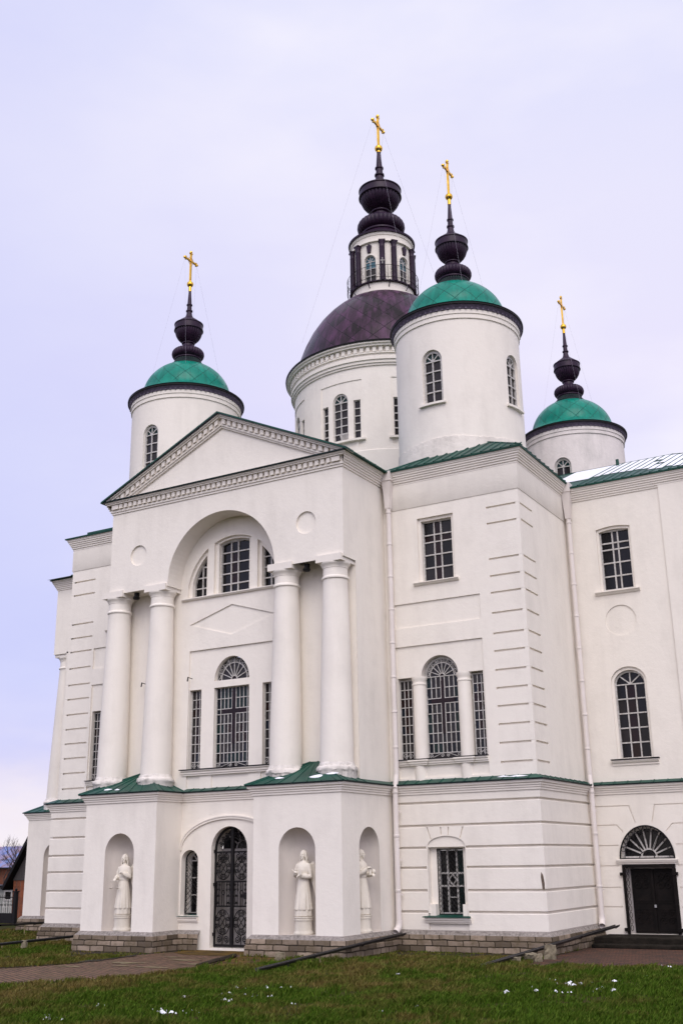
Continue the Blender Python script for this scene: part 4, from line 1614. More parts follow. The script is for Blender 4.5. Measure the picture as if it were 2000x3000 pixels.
def cross(mb, x, y, z0, z1, zb, half, w, ring):
    mb.box((x, y, (z0 + z1) / 2), (w, w, z1 - z0))
    mb.box((x, y, zb), (w * .9, half * 2, w))
    mb.sphere((x, y, z1), w * .85, 10)
    for a, b in ((0, w * .8), (0, -w * .8)):
        mb.sphere((x, y + b, z1 - w * 1.0), w * .7, 8)
    for s in (-1, 1):
        mb.sphere((x, y + s * half, zb), w * .85, 10)
        for b in (-w * .8, w * .8):
            mb.sphere((x, y + s * (half - w), zb + b), w * .7, 8)
    mb.tube([(x, y + ring * math.cos(2 * PI * i / 20), zb + ring * math.sin(2 * PI * i / 20)) for i in range(21)], w * .16, 5)
    for k in range(8):
        a = PI / 8 + PI * k / 4
        mb.tube([(x, y, zb), (x, y + ring * math.cos(a), zb + ring * math.sin(a))], w * .16, 4)
    mb.box((x, y, zb), (w * 1.15, w * 1.6, w * 1.6))


def finial(parent, x, y, z0, k, ball, kz=1.0):
    """Fluted urns and spire; z0 = underside of the lower ring, k = scale against the small towers."""
    Z = lambda z: z0 + (z - 19.62) * kz if (kz == 1 or z > 20.38) else z0 - .20 + (z - 19.62) * (.76 * kz + .20) / .76
    m = MB()
    m.lathe(x, y, [(r * k, Z(z)) for r, z in ((.40, 19.60), (.46, 19.62), (.50, 19.66), (.50, 19.70), (.46, 19.72))], 48)
    tor = [(.46 * k, Z(19.70))] + [((.42 + .185 * math.sin(PI * i / 12)) * k, Z(19.895 - .195 * math.cos(PI * i / 12))) for i in range(1, 12)] + [(.40 * k, Z(20.09))]
    m.lathe(x, y, tor, 384, flute=(32, .05))
    m.lathe(x, y, [(r * k, Z(z)) for r, z in ((.40, 20.085), (.27, 20.115), (.215, 20.19), (.20, 20.32), (.245, 20.345), (.245, 20.375), (.21, 20.39))], 40)
    bowl = [(.20, 20.38), (.25, 20.41), (.33, 20.47), (.41, 20.56), (.465, 20.66), (.50, 20.77), (.51, 20.86)]
    m.lathe(x, y, [(r * k, Z(z)) for r, z in bowl], 384, flute=(32, .05))
    m.lathe(x, y, [(r * k, Z(z)) for r, z in ((.50, 20.85), (.548, 20.875), (.548, 20.90), (.535, 20.91), (.525, 21.10), (.545, 21.115), (.545, 21.145))], 56)
    m.lathe(x, y, [(r * k, Z(z)) for r, z in ((.545, 21.14), (.51, 21.165), (.40, 21.26), (.26, 21.37), (.15, 21.46))], 256, flute=(32, .05))
    m.lathe(x, y, [(r * k, Z(z)) for r, z in ((.16, 21.44), (.115, 21.56), (.095, 21.70), (.125, 21.71), (.125, 21.755), (.09, 21.76), (.085, 21.96), (.11, 21.97), (.11, 22.01), (.082, 22.02), (.045, 22.62), (.0, 22.63))], 28)
    m.build('finial', COPPER, parent, 30)
    zc, zt, zbar, half, w, rr = ball
    m = MB()
    m.sphere((x, y, zc), rr, 20)
    m.lathe(x, y, [(.055 * k, Z(22.60) - .02), (.055 * k, zc - rr * .8), (.035, zc)], 16)
    m.lathe(x, y, [(w * .9, zc + rr * .8), (w * .6, zc + rr * 1.3)], 12)
    cross(m, x, y, zc + rr * .9, zt, zbar, half, w, w * 2.5)
    m.build('cross', GOLD, parent)


def tower(x, y, wins, wall, dz=0.0, seed=0):
    t = MB()
    n = 96
    # drum wall bent round from a flat sheet with the window openings cut
    R = 1.95
    flat = MB()
    ops = [arch(R * R_(a), .335, 14.66, 16.03, .36, 16) for a in wins]
    half = PI * R
    flat.prism(None, rect(-half, half, 12.4, 17.32), -.25, 0, [o for o in ops], side=False)
    t.merge(flat.wrap(x, y, R, 0, .11))
    for a in wins:
        s = MB()
        s.prism(None, rect(-.45, .41, 14.57, 14.635), -.05, .10)
        t.merge(s.wrap(x, y, R, R_(a), .11))
    t.lathe(x, y, [(1.94, 17.30), (1.985, 17.30), (1.985, 17.44), (2.01, 17.45), (2.01, 17.575), (1.9, 17.58)], n)
    o = t.build('tower', wall, church, 35)
    for a in wins:
        fr, g = MB(), MB()
        d = -.13
        hw = .30
        inn = arch(0, hw - .035, 14.72, 16.03, hw - .03)
        fr.prism(None, arch(0, hw + .05, 14.66, 16.03, hw + .07), d - .03, d + .05, [inn])
        fr.prism(None, rect(-.02, .02, 14.72, 16.03), d - .02, d + .04)
        for v in lin(14.70, 16.03, 4)[1:]:
            fr.prism(None, rect(-hw, hw, v - .018, v + .018), d - .02, d + .042)
        for i in (1, 2, 3):
            q = PI * i / 4
            fr.bar(None, (.05 * math.cos(q), 16.03 + .05 * math.sin(q)), ((hw - .02) * math.cos(q), 16.03 + (hw - .02) * math.sin(q)), .03, d - .02, d + .04)
        fr.prism(None, arch(0, .06, 16.0, 16.03, n=8), d - .01, d + .05)
        cells(g, None, [-hw, 0, hw], lin(14.70, 16.03, 4), d, lambda i, j: 2)
        fan_glass(g, None, 0, 16.03, hw, hw, d, 4, lambda i: 6)
        w_ = MB()
        w_.merge(fr.wrap(x, y, R, R_(a), .11))
        w_.merge(g.wrap(x, y, R, R_(a), .11), 1)
        w_.build('window', [WHITEW] + GLASSES, o)
    # dirty skirt where the drum meets the roof
    m = MB()
    r3 = random.Random(seed + 50)
    prof_n = 120
    vs_, fs = [], []
    for j in range(prof_n):
        th = 2 * PI * j / prof_n
        zt = 13.47 + .035 * math.sin(5 * th + seed) + r3.uniform(-.02, .02)
        for r, z in ((1.985, 12.4), (1.98, zt), (1.94, zt + .02)):
            vs_.append((x + r * math.sin(th), y - r * math.cos(th), z))
    for j in range(prof_n):
        for i in range(2):
            a, b = j * 3 + i, ((j + 1) % prof_n) * 3 + i
            fs.append((a, b, b + 1, a + 1))
    m.add(vs_, fs)
    m.build('skirt', SKIRT, o)
    m = MB()
    m.lathe(x, y, [(1.96, 17.575), (2.02, 17.578), (2.03, 17.62), (2.08, 17.70), (2.10, 17.735)], n)
    for j in range(72):
        th = 2 * PI * (j + .5) / 72
        m.box((x + 2.045 * math.sin(th), y - 2.045 * math.cos(th), 17.60), (.05, .04, .05), rotz=th)
    m.build('soffit', SOFFIT, o)
    m = MB()
    m.lathe(x, y, [(2.08, 17.72), (2.125, 17.722), (2.13, 17.775), (2.06, 17.82)], n)
    m.build('eave', BLACKM, o)
    m = MB()
    prof = [(2.12, 17.81), (1.75, 18.02), (1.64, 18.10)]
    for i in range(0, 19):
        r = 1.615 - (1.615 - .58) * (i / 18) ** 1.25
        prof.append((r, 18.02 + .885 * math.sqrt(max(0, 1.62 ** 2 - r * r))))
    m.lathe(x, y, prof, n)
    m.build('dome', TEAL, o, 40)
    m = MB()
    m.lathe(x, y, [(.60, 19.30), (.66, 19.33), (.66, 19.38)], 48)
    m.lathe(x, y, [(.66, 19.375), (.60, 19.42), (.50, 19.56), (.48, 19.63)], 288, flute=(36, .05))
    m.build('collar', ROOFD, o)
    finial(o, x, y, 19.60, 1.0, (22.87, 24.27, 23.88, .38, .062, .125))
    # guy wires from the cross arms to the dome
    m = MB()
    for s in (-1, 1):
        for q in (-1, 1):
            th = PI / 2 * (1 - s) + q * .62
            m.tube([(x, y + s * .36, 23.86), (x + 1.30 * math.sin(PI - th), y - 1.30 * math.cos(PI - th), 18.93)], .0022, 3)
    m.build('guy_wire', WIRE, o)
    # rust streak under a hook on the dome
    return o


S_ = 5.5
tower(XM + S_, YM - S_, (-.5, 82, -98), WALL, seed=1)
tower(XM - S_ + .08, YM - S_ + .04, (0, -82, 90), WALL, seed=2)
tower(XM + S_ + .10, YM + S_ + .06, (3, 90, -90), WALLD, seed=3)
tower(XM - S_, YM + S_, (0, 90, -90), WALL, seed=4)

# ---- central tower
cx, cy = XM + .05, YM
R = 3.55
flat = MB()
grp = []
ops = []
for a in (0, 45, -45, 90, 135, 180, -135, -90):
    b = R * R_(a - .6)
    grp.append(b)
half = PI * R
big = [b if b < half - 1 else b - 2 * half for b in grp]
for b in big:
    if abs(b) > half - 1.0:
        continue
    ops += [arch(b, .32, 15.86, 17.38, .345, 14), rect(b - .80, b - .53, 15.88, 17.36), rect(b + .53, b + .80, 15.88, 17.36)]
pan = [rect(b - .86, b + .86, 15.55, 18.13) for b in big if abs(b) < half - 1.0]
flat.prism(None, rect(-half, half, 12.5, 18.62), -.3, 0, pan, side=False)
for b in big:
    if abs(b) > half - 1.0:
        continue
    flat.prism(None, rect(b - .90, b + .90, 15.5, 18.2), -.3, -.03, [arch(b, .32, 15.86, 17.38, .345, 14), rect(b - .80, b - .53, 15.88, 17.36), rect(b + .53, b + .80, 15.88, 17.36)], side=False)
    flat.prism(None, rect(b - .98, b + .98, 15.78, 15.855), -.04, .11)
    for s in (-1, 1):
        flat.prism(None, rect(b + s * .665 - .05, b + s * .665 + .05, 15.40, 15.78), -.04, -.005)
t = flat.wrap(cx, cy, R, 0, .16)
t.lathe(cx, cy, [(3.60, 12.5), (3.60, 15.36), (3.54, 15.40)], 128)
t.lathe(cx, cy, [(3.54, 18.60), (3.60, 18.60), (3.60, 18.67), (3.65, 18.68), (3.65, 18.78), (3.70, 18.79), (3.70, 18.90), (3.66, 18.91), (3.66, 19.0), (3.72, 19.02), (3.72, 19.06), (3.64, 19.07), (3.64, 19.27), (3.80, 19.28), (3.80, 19.33), (3.87, 19.36), (3.87, 19.42), (3.3, 19.44)], 144)
for j in range(100):
    th = 2 * PI * j / 100
    t.box((cx + 3.66 * math.sin(th), cy - 3.66 * math.cos(th), 19.165), (.13, .14, .185), rotz=th)
ct = t.build('central_tower', WALL, church, 35)
rr = random.Random(77)
for b in big:
    if abs(b) > half - 1.0:
        continue
    fr, g = MB(), MB()
    d, hw = -.13, .30
    fr.prism(None, arch(b, .35, 15.86, 17.38, .375), d - .03, d + .05, [arch(b, hw - .03, 15.90, 17.38, hw - .02)])
    fr.prism(None, rect(b - .02, b + .02, 15.9, 17.38), d - .02, d + .04)
    for v in lin(15.88, 17.38, 5)[1:]:
        fr.prism(None, rect(b - hw, b + hw, v - .017, v + .017), d - .02, d + .042)
    for i in (1, 2, 3):
        q = PI * i / 4
        fr.bar(None, (b + .05 * math.cos(q), 17.38 + .05 * math.sin(q)), (b + (hw - .02) * math.cos(q), 17.38 + (hw - .02) * math.sin(q)), .03, d - .02, d + .04)
    fr.prism(None, arch(b, .06, 17.35, 17.38, n=8), d - .01, d + .05)
    cells(g, None, [b - hw, b, b + hw], lin(15.88, 17.38, 5), d, lambda i, j: rr.choice((1, 2, 2)))
    fan_glass(g, None, b, 17.38, hw, hw, d, 4, lambda i: 6)
    for s in (-1, 1):
        c = b + s * .665
        fr.prism(None, rect(c - .15, c + .15, 15.86, 17.38), d - .03, d + .05, [rect(c - .105, c + .105, 15.92, 17.33)])
        for v in lin(15.92, 17.33, 5)[1:-1]:
            fr.prism(None, rect(c - .11, c + .11, v - .017, v + .017), d - .02, d + .042)
        cells(g, None, [c - .12, c + .12], lin(15.9, 17.36, 5), d, lambda i, j: 2)
    if abs(b) < .5:      # ventilation louvre in the lowest pane
        for k in range(7):
            fr.prism(None, rect(b + .03, b + hw - .03, 15.91 + .038 * k, 15.93 + .038 * k), d, d + .07)
        fr.bar(None, (b - .06, 16.18), (b + .03, 15.9), .03, d, d + .06)
        g.prism(None, rect(b + .02, b + hw - .01, 15.90, 16.18), d, d + .01, mat=1)
    w_ = MB()
    w_.merge(fr.wrap(cx, cy, R, 0, .16))
    w_.merge(g.wrap(cx, cy, R, 0, .16), 1)
    w_.build('window', [WHITEW] + GLASSES, ct)
m = MB()
m.lathe(cx, cy, [(3.80, 19.415), (3.905, 19.415), (3.915, 19.47), (3.7, 19.56), (3.4, 19.62)], 128)
m.build('eave', BLACKM, ct)
m = MB()
prof = []
for r, z in ((3.60, 19.50), (3.52, 19.70), (3.44, 20.0), (3.35, 20.28), (3.18, 20.74), (2.94, 21.25), (2.62, 21.75), (2.30, 22.13), (2.02, 22.40), (1.70, 22.66), (1.40, 22.84), (1.15, 22.97)):
    prof.append((r, z))
m.lathe(cx, cy, prof, 128)
m.build('dome', PURP, ct, 60)
# lantern
lan = MB()
RL = 1.17
for k in range(5):
    pass
fl = MB()
wt = [3 + 72 * k for k in range(-2, 3)]
ops = [arch(RL * R_(a), .25, 23.36, 24.30, .27, 14) for a in wt]
fl.prism(None, rect(-PI * RL + RL * R_(3), PI * RL + RL * R_(3), 23.3, 25.6), -.2, 0, ops, side=False)
for a in wt:
    b = RL * R_(a)
    fl.prism(None, arch(b, .30, 23.36, 24.30, .33, 14), -.02, .03, [arch(b, .25, 23.36, 24.30, .27, 14)])
lan.merge(fl.wrap(cx, cy, RL, 0, .09))
lan.lathe(cx, cy, [(1.24, 22.75), (1.24, 23.30), (1.16, 23.36)], 72)
lan.lathe(cx, cy, [(1.16, 25.12), (1.26, 25.12), (1.26, 25.17), (1.235, 25.18), (1.235, 25.38), (1.26, 25.39), (1.29, 25.47), (1.29, 25.50), (1.1, 25.51)], 72)
lo = lan.build('lantern', WALL, ct, 35)
m = MB()
m.lathe(cx, cy, [(1.20, 25.50), (1.345, 25.50), (1.36, 25.58), (1.05, 25.75), (.86, 25.90), (.80, 26.0)], 72)
m.lathe(cx, cy, [(1.22, 23.285), (1.34, 23.29), (1.34, 23.33), (1.16, 23.335)], 72)
for a in wt:
    for da in (25, 47):
        th = R_(a + da)
        x, y = cx + 1.245 * math.sin(th), cy - 1.245 * math.cos(th)
        m.lathe(x, y, [(.13, 23.32), (.13, 23.40), (.115, 23.42), (.108, 24.8), (.115, 24.82), (.105, 24.84), (.105, 24.98), (.13, 25.05), (.13, 25.08)], 16)
        m.box((x, y, 25.10), (.27, .25, .05), rotz=th)
    th = R_(a)
    for s in (-1, 0, 1):
        k = MB()
        k.prism(None, [(s * .035 - .02, 24.66), (s * .035 + .02, 24.66), (s * .065 + .035, 24.98 + (.05 if s == 0 else 0)), (s * .065 - .035, 24.98 + (.05 if s == 0 else 0))], 0, .08)
        m.merge(k.wrap(cx, cy, RL, th, .09))
    # brackets under the gallery
    for da in (0, 36):
        th = R_(a + da)
        m.tube([(cx + 1.22 * math.sin(th), cy - 1.22 * math.cos(th), 23.05), (cx + 1.44 * math.sin(th), cy - 1.44 * math.cos(th), 23.29)], .02, 4)
m.build('lantern_trim', COPPER, lo, 35)
# gallery railing
m = MB()
ring = lambda r, z: [(cx + r * math.sin(2 * PI * i / 72), cy - r * math.cos(2 * PI * i / 72), z) for i in range(73)]
RRr = 1.43
for z in (23.40, 23.93):
    m.tube(ring(RRr, z), .011, 4)
for i in range(20):
    th = 2 * PI * i / 20
    P_ = lambda a, z: (cx + RRr * math.sin(a), cy - RRr * math.cos(a), z)
    m.tube([P_(th, 23.3), P_(th, 23.95)], .010, 4)
    for s in (-1, 1):
        pts = []
        for j in range(17):
            q = j / 16
            pts.append(P_(th + PI / 20 + s * (.012 + .075 * abs(math.sin(2 * PI * q)) ** .8), 23.41 + .51 * q))
        m.tube(pts, .0055, 3)
    pts = [P_(th + PI / 20 + .06 * math.cos(2 * PI * j / 12), 23.74 + .07 * math.sin(2 * PI * j / 12)) for j in range(13)]
    m.tube(pts, .005, 3)
for a, z in ((28, 24.12),):
    th = R_(a)
    x, y = cx + 1.40 * math.sin(th), cy - 1.40 * math.cos(th)
    m.box((x, y, z), (.02, .02, .22), 1, th)
    m.box((x, y, z + .02), (.17, .02, .025), 1, th)
    for dx_, dz_ in ((0, .11), (0, -.11)):
        m.sphere((x, y, z + dz_), .028, 8, 1)
m.build('railing', [BLACKM, WHITEW], lo)
for a in wt:
    fr, g = MB(), MB()
    d, hw = -.08, .25
    fr.prism(None, arch(0, .27, 23.36, 24.30, .29), d - .03, d + .03, [arch(0, hw - .025, 23.40, 24.30, hw - .01)])
    fr.prism(None, rect(-.015, .015, 23.4, 24.30), d - .02, d + .025)
    for v in lin(23.38, 24.30, 3)[1:]:
        fr.prism(None, rect(-hw, hw, v - .014, v + .014), d - .02, d + .026)
    for i in (1, 2, 3):
        q = PI * i / 4
        fr.bar(None, (.04 * math.cos(q), 24.30 + .04 * math.sin(q)), ((hw - .01) * math.cos(q), 24.30 + hw * math.sin(q)), .025, d - .02, d + .025)
    cells(g, None, [-hw, 0, hw], lin(23.38, 24.30, 3), d, lambda i, j: 7 if j == 2 else 1)
    fan_glass(g, None, 0, 24.30, hw, hw + .01, d, 4, lambda i: 7)
    w_ = MB()
    w_.merge(fr.wrap(cx, cy, RL, R_(a), .09))
    w_.merge(g.wrap(cx, cy, RL, R_(a), .09), 1)
    w_.build('lantern_window', [WHITEW] + GLASSES, lo)
finial(ct, cx, cy, 26.2, 1.62, (30.31, 31.95, 31.45, .50, .08, .165), 1.32)
m = MB()
for s in (-1, 1):
    for q in (-1, 1):
        m.tube([(cx, cy + s * .47, 31.43), (cx + q * 2.4, cy + s * 2.3, 20.9)], .0028, 3)
m.build('guy_wire', WIRE, ct)

# ---- drainpipes


def drainpipe(x, y, ztop_, ysh=0.0, xsh=0.0, elbow=(0, -1)):
    m = MB()
    m.tube([(x, y, 11.35), (x, y, 3.85)], .072, 14)
    m.tube([(x, y, 3.85), (x + xsh, y + ysh, 3.50)], .072, 14)
    m.tube([(x + xsh, y + ysh, 3.5), (x + xsh, y + ysh, .18)], .072, 14)
    for z in lin(4.6, 11.2, 7):
        m.lathe(x, y, [(.076, z - .05), (.084, z - .04), (.084, z + .0), (.072, z + .01)], 14)
    for z in (3.4, 2.3, .95):
        m.lathe(x + xsh, y + ysh, [(.076, z - .04), (.083, z - .03), (.083, z + .02), (.072, z + .03)], 14)
    # hopper head
    for (z0, w0, z1, w1) in ((11.30, .075, 11.75, .10), (11.75, .10, 12.12, .135), (12.12, .155, 12.40, .155)):
        q = [(x + a * w, y + b * w, z) for z, w in ((z0, w0), (z1, w1)) for a, b in ((-1, -1), (1, -1), (1, 1), (-1, 1))]
        m.add(q, [(0, 1, 5, 4), (1, 2, 6, 5), (2, 3, 7, 6), (3, 0, 4, 7), (0, 3, 2, 1), (4, 5, 6, 7)])
    xb, yb = x + xsh, y + ysh
    o = m.build('drainpipe', PIPE, church, 35)
    m = MB()
    pts = [(xb, yb, .22), (xb, yb, .12), (xb + elbow[0] * .04, yb + elbow[1] * .04, .05), (xb + elbow[0] * .16, yb + elbow[1] * .16, -.04)]
    m.tube(pts, .085, 14, cap=False)
    m.build('spout', PIPE, o, 35)
    for z in (.85, 1.7, 2.9):
        m = MB()
        m.box((xb - elbow[0] * .05, yb - elbow[1] * .06, z), (.20, .05, .035))
        m.build('wall_clamp', PIPE, o)


drainpipe(.17, YW - .12, 12.4, -.14, .02, (-.1, -1))
drainpipe(XE + .15, D3 - .14, 12.4, -.12, .05, (.25, -1))

# ------------------------------------------------------------------ statues in the niches


def loft(mb, rows, n=40, mat=0, fold=None):
    """rows: (z, rx, ry, cx, cy); fold(th, z) scales the radius."""
    vs_ = []
    for z, rx, ry, cx_, cy_ in rows:
        for k in range(n):
            th = 2 * PI * k / n
            f = fold(th, z) if fold else 1
            vs_.append((cx_ + rx * f * math.cos(th), cy_ + ry * f * math.sin(th), z))
    fs = [(i * n + k, i * n + (k + 1) % n, (i + 1) * n + (k + 1) % n, (i + 1) * n + k) for i in range(len(rows) - 1) for k in range(n)]
    fs += [tuple(range(n - 1, -1, -1)), tuple(range((len(rows) - 1) * n, len(rows) * n))]
    mb.add(vs_, fs, mat)


def hand(mb, c, fwd, upv, s=1.0, curl=.6):
    """Palm with four fingers of different lengths and a thumb from the side of the palm."""
    c, fwd, upv = Vector(c), Vector(fwd).normalized(), Vector(upv)
    upv = (upv - fwd * upv.dot(fwd)).normalized()
    sd = fwd.cross(upv)
    mb.tube([c - fwd * .03 * s, c + fwd * .0, c + fwd * .045 * s], [.022 * s, .030 * s, .028 * s], 10)
    for i, ln in enumerate((.062, .072, .068, .052)):
        o = c + fwd * .035 * s + sd * (.026 - .0175 * i) * s
        mb.tube([o, o + (fwd - upv * curl * .3) * ln * .45 * s, o + (fwd * .8 - upv * curl) * ln * s * .8, o + (fwd * .62 - upv * curl * 1.35) * ln * s], [.0095 * s, .0092 * s, .0085 * s, .006 * s], 7)
    o = c + sd * .028 * s
    mb.tube([o, o + (fwd * .5 + sd * .5 - upv * .2).normalized() * .032 * s, o + (fwd * .9 + sd * .1 - upv * .5).normalized() * .055 * s], [.0115 * s, .010 * s, .0075 * s], 7)


def head_mesh(mb, z0, turn=0.0):
    """Neck, skull, jaw, brow, nose, mouth and ears; z0 = chin-to-neck height."""
    b = MB()
    b.tube([(0, .01, -.09), (0, .008, -.03), (0, -.004, .03)], [.058, .050, .050], 16)
    b.sphere((0, .008, .115), (.076, .092, .096), 28)
    loft(b, [(.012, .018, .02, 0, -.062), (.022, .036, .036, 0, -.050), (.05, .054, .062, 0, -.026), (.09, .066, .078, 0, -.010), (.12, .07, .08, 0, 0)], 24)
    b.tube([(0, -.082, .122), (0, -.094, .10), (0, -.108, .078), (0, -.090, .070)], [.008, .011, .015, .010], 10)
    for s in (-1, 1):
        b.tube([(s * .008, -.084, .128), (s * .03, -.083, .134), (s * .052, -.068, .126)], [.008, .010, .008], 8)
        b.sphere((s * .029, -.075, .110), (.014, .011, .009), 12)
        b.sphere((s * .042, -.055, .078), (.022, .022, .02), 12)
        b.sphere((s * .075, .005, .10), (.010, .018, .028), 12)
    b.tube([(-.022, -.076, .044), (0, -.086, .046), (.022, -.076, .044)], [.005, .008, .005], 8)
    b.tube([(-.018, -.074, .034), (0, -.084, .033), (.018, -.074, .034)], [.005, .008, .005], 8)
    b.sphere((0, -.074, .012), (.020, .016, .014), 12)
    r = Matrix.Rotation(turn, 3, 'Z')
    b.v = [tuple(r @ Vector(v) + Vector((0, 0, z0))) for v in b.v]
    mb.merge(b)


def statue(name, loc, rotz, label, kind):
    root = empty(name, loc, label, 'statue', 'plaster angel statues in the niches')
    root.rotation_euler = (0, 0, rotz)
    root.scale = (.92, .92, 1.07)
    m = MB()
    m.lathe(0, 0, [(.0, .0), (.265, .0), (.27, .03), (.255, .06), (.245, .07), (.235, .10), (.228, .27), (.232, .30), (.245, .305), (.247, .335), (.235, .34), (.236, .352), (.252, .36), (.252, .385), (.0, .386)], 48)
    m.build('pedestal', STATUE, root, 35)
    b = MB()
    rs_ = random.Random(hash(kind) % 97 if False else len(kind))
    ph = rs_.uniform(0, 6)

    def fold(th, z):
        k = max(0, min(1, (1.18 - z) / .75))
        w = math.sin(13 * th + ph + 1.2 * math.sin(2 * th)) + .5 * math.sin(7 * th + ph * 2)
        return 1 + .062 * k * w
    loft(b, [(.385, .205, .195, 0, 0), (.40, .238, .222, 0, 0), (.52, .230, .214, 0, 0), (.535, .222, .208, 0, 0)], 96, fold=lambda th, z: 1 + .03 * math.sin(9 * th + ph))
    loft(b, [(.525, .236, .222, 0, 0), (.545, .247, .230, 0, 0), (.62, .238, .220, 0, 0), (.80, .214, .195, 0, 0), (1.0, .183, .165, 0, 0), (1.12, .163, .142, 0, 0), (1.19, .146, .122, 0, 0),
             (1.215, .155, .132, 0, 0), (1.245, .155, .132, 0, 0), (1.26, .150, .125, 0, 0), (1.32, .168, .132, 0, 0), (1.40, .186, .138, 0, -.004), (1.47, .196, .130, 0, 0), (1.52, .185, .112, 0, .006), (1.555, .140, .088, 0, .008), (1.58, .085, .070, 0, .01), (1.60, .06, .06, 0, .01)], 96, fold=fold)
    head_mesh(b, 1.625, {'scales': .25, 'book': -.05, 'flask': .1, 'plain': 0}[kind])
    # arms: shoulder, elbow, wrist
    if kind == 'scales':
        arms = {-1: [(-.165, 0, 1.49), (-.222, -.03, 1.29), (-.135, -.21, 1.25)], 1: [(.165, 0, 1.49), (.235, .0, 1.27), (.12, -.17, 1.36)]}
    elif kind == 'book':
        arms = {-1: [(-.165, 0, 1.49), (-.235, -.02, 1.27), (-.12, -.19, 1.34)], 1: [(.165, 0, 1.49), (.235, -.02, 1.25), (.07, -.20, 1.27)]}
    else:
        arms = {-1: [(-.165, 0, 1.49), (-.225, -.02, 1.27), (-.10, -.20, 1.39)], 1: [(.165, 0, 1.49), (.225, -.04, 1.26), (.10, -.25, 1.27)]}
    for s, (sh, el, wr) in arms.items():
        mid = [(sh[i] * .5 + el[i] * .5) + (s * .012 if i == 0 else 0) for i in range(3)]
        mid2 = [(el[i] * .5 + wr[i] * .5) for i in range(3)]
        b.tube([(s * .11, 0, 1.515), sh, mid, el, mid2, wr], [.05, .066, .064, .058, .062, .05], 18)
        f = Vector(wr) - Vector(el)
        hand(b, tuple(Vector(wr) + f.normalized() * .04), f, (0, .3, 1), 1.15, .55)
    o = b.build('figure', STATUE, root, 60)
    rm = o.modifiers.new('remesh', 'REMESH')
    rm.mode = 'VOXEL'
    rm.voxel_size = .0085
    rm.use_smooth_shade = True
    sm = o.modifiers.new('smooth', 'SMOOTH')
    sm.iterations = 2
    # long wavy hair
    h = MB()
    turn = {'scales': .25, 'book': -.05, 'flask': .1, 'plain': 0}[kind]
    r = Matrix.Rotation(turn, 3, 'Z')
    h.sphere((0, .022, 1.748), (.082, .088, .100), 24)
    for k in range(15):
        a = PI * (-.08 + 1.16 * k / 14)
        x0, y0 = .080 * math.cos(a), .02 + .086 * math.sin(a)
        pts = [(x0 * .35, .022 + (y0 - .022) * .35, 1.818), (x0 * .72, .022 + (y0 - .022) * .72, 1.806), (x0 * .98, y0, 1.768)]
        for j in range(1, 7):
            w = .007 * math.sin(2.3 * j + k)
            pts.append((x0 * (1.06 + .035 * j) + w, y0 * 1.05 + .010 * j * max(0, math.sin(a)) + w, 1.768 - .042 * j))
        h.tube(pts, [.012, .018, .021, .021, .021, .02, .02, .019, .011], 8)
    h.v = [tuple(r @ Vector(v)) for v in h.v]
    ho = h.build('hair', STATUE, root, 60)
    rm = ho.modifiers.new('remesh', 'REMESH')
    rm.mode = 'VOXEL'
    rm.voxel_size = .007
    rm.use_smooth_shade = True
    # folded wings
    for s in (-1, 1):
        wg = MB()
        ol = [(.03, 1.44), (.06, 1.53), (.11, 1.585), (.165, 1.575), (.195, 1.50), (.205, 1.38), (.203, 1.2), (.200, 1.0), (.198, .86), (.187, .80), (.165, .90), (.125, 1.05), (.075, 1.22), (.04, 1.34)]
        F_ = Fr((s * .10, .10, 0), (s * .97, .24, 0), (s * .24, -.97, 0))
        wg.prism(F_, ol, -.03, .012)
        for k in range(7):
            t = k / 6
            wg.tube([F_.p(.05 + .13 * t, 1.46 + .05 * t, .016), F_.p(.10 + .085 * t, 1.30 - .02 * k, .02), F_.p(.155 + .036 * t, 1.10 - .045 * k, .014)], [.012, .013, .006], 6)
        for k in range(5):
            wg.tube([F_.p(.06 + .025 * k, 1.50 + .012 * k, .018), F_.p(.085 + .024 * k, 1.43, .022), F_.p(.10 + .02 * k, 1.38, .016)], [.012, .014, .006], 6)
        wg.build('wing', STATUE, root, 40)
    if kind == 'scales':
        t = MB()
        hx, hy, hz = -.12, -.275, 1.19
        t.tube([(hx, hy, hz + .06), (hx, hy, hz)], .007, 6)
        t.tube([(hx - .125, hy - .02, hz), (hx + .14, hy + .01, hz)], .008, 6)
        for e_, dz in ((-.125, .17), (.14, .17)):
            for q in range(3):
                a = 2 * PI * q / 3
                t.tube([(hx + e_, hy, hz), (hx + e_ + .045 * math.cos(a), hy + .045 * math.sin(a), hz - dz)], .003, 4)
            t.lathe(hx + e_, hy, [(.0, hz - dz - .022), (.035, hz - dz - .016), (.055, hz - dz), (.05, hz - dz), (.03, hz - dz - .01), (0, hz - dz - .014)], 20)
        t.build('balance', STATUE, root, 40)
    elif kind == 'book':
        t = MB()
        F_ = Fr((.03, -.255, 0), (.95, -.2, 0), (-.2, -.95, 0))
        t.prism(F_, [(-.06, 1.24), (.085, 1.30), (.04, 1.42), (-.03, 1.33)], -.02, .02)
        t.tube([(-.10, -.27, 1.40), (.0, -.30, 1.405)], .012, 8)
        t.tube([(-.13, -.26, 1.37), (-.19, -.27, 1.41)], .010, 8)
        t.build('tablet', STATUE, root, 40)
    elif kind == 'flask':
        t = MB()
        t.lathe(-.02, -.275, [(.0, 1.26), (.036, 1.26), (.038, 1.28), (.036, 1.33), (.022, 1.37), (.016, 1.41), (.02, 1.415), (.02, 1.425), (0, 1.425)], 18)
        t.build('flask', STATUE, root, 40)
        t = MB()
        t.sphere((.10, -.315, 1.335), .058, 20)
        t.build('orb', STATUE, root, 60)
    return root


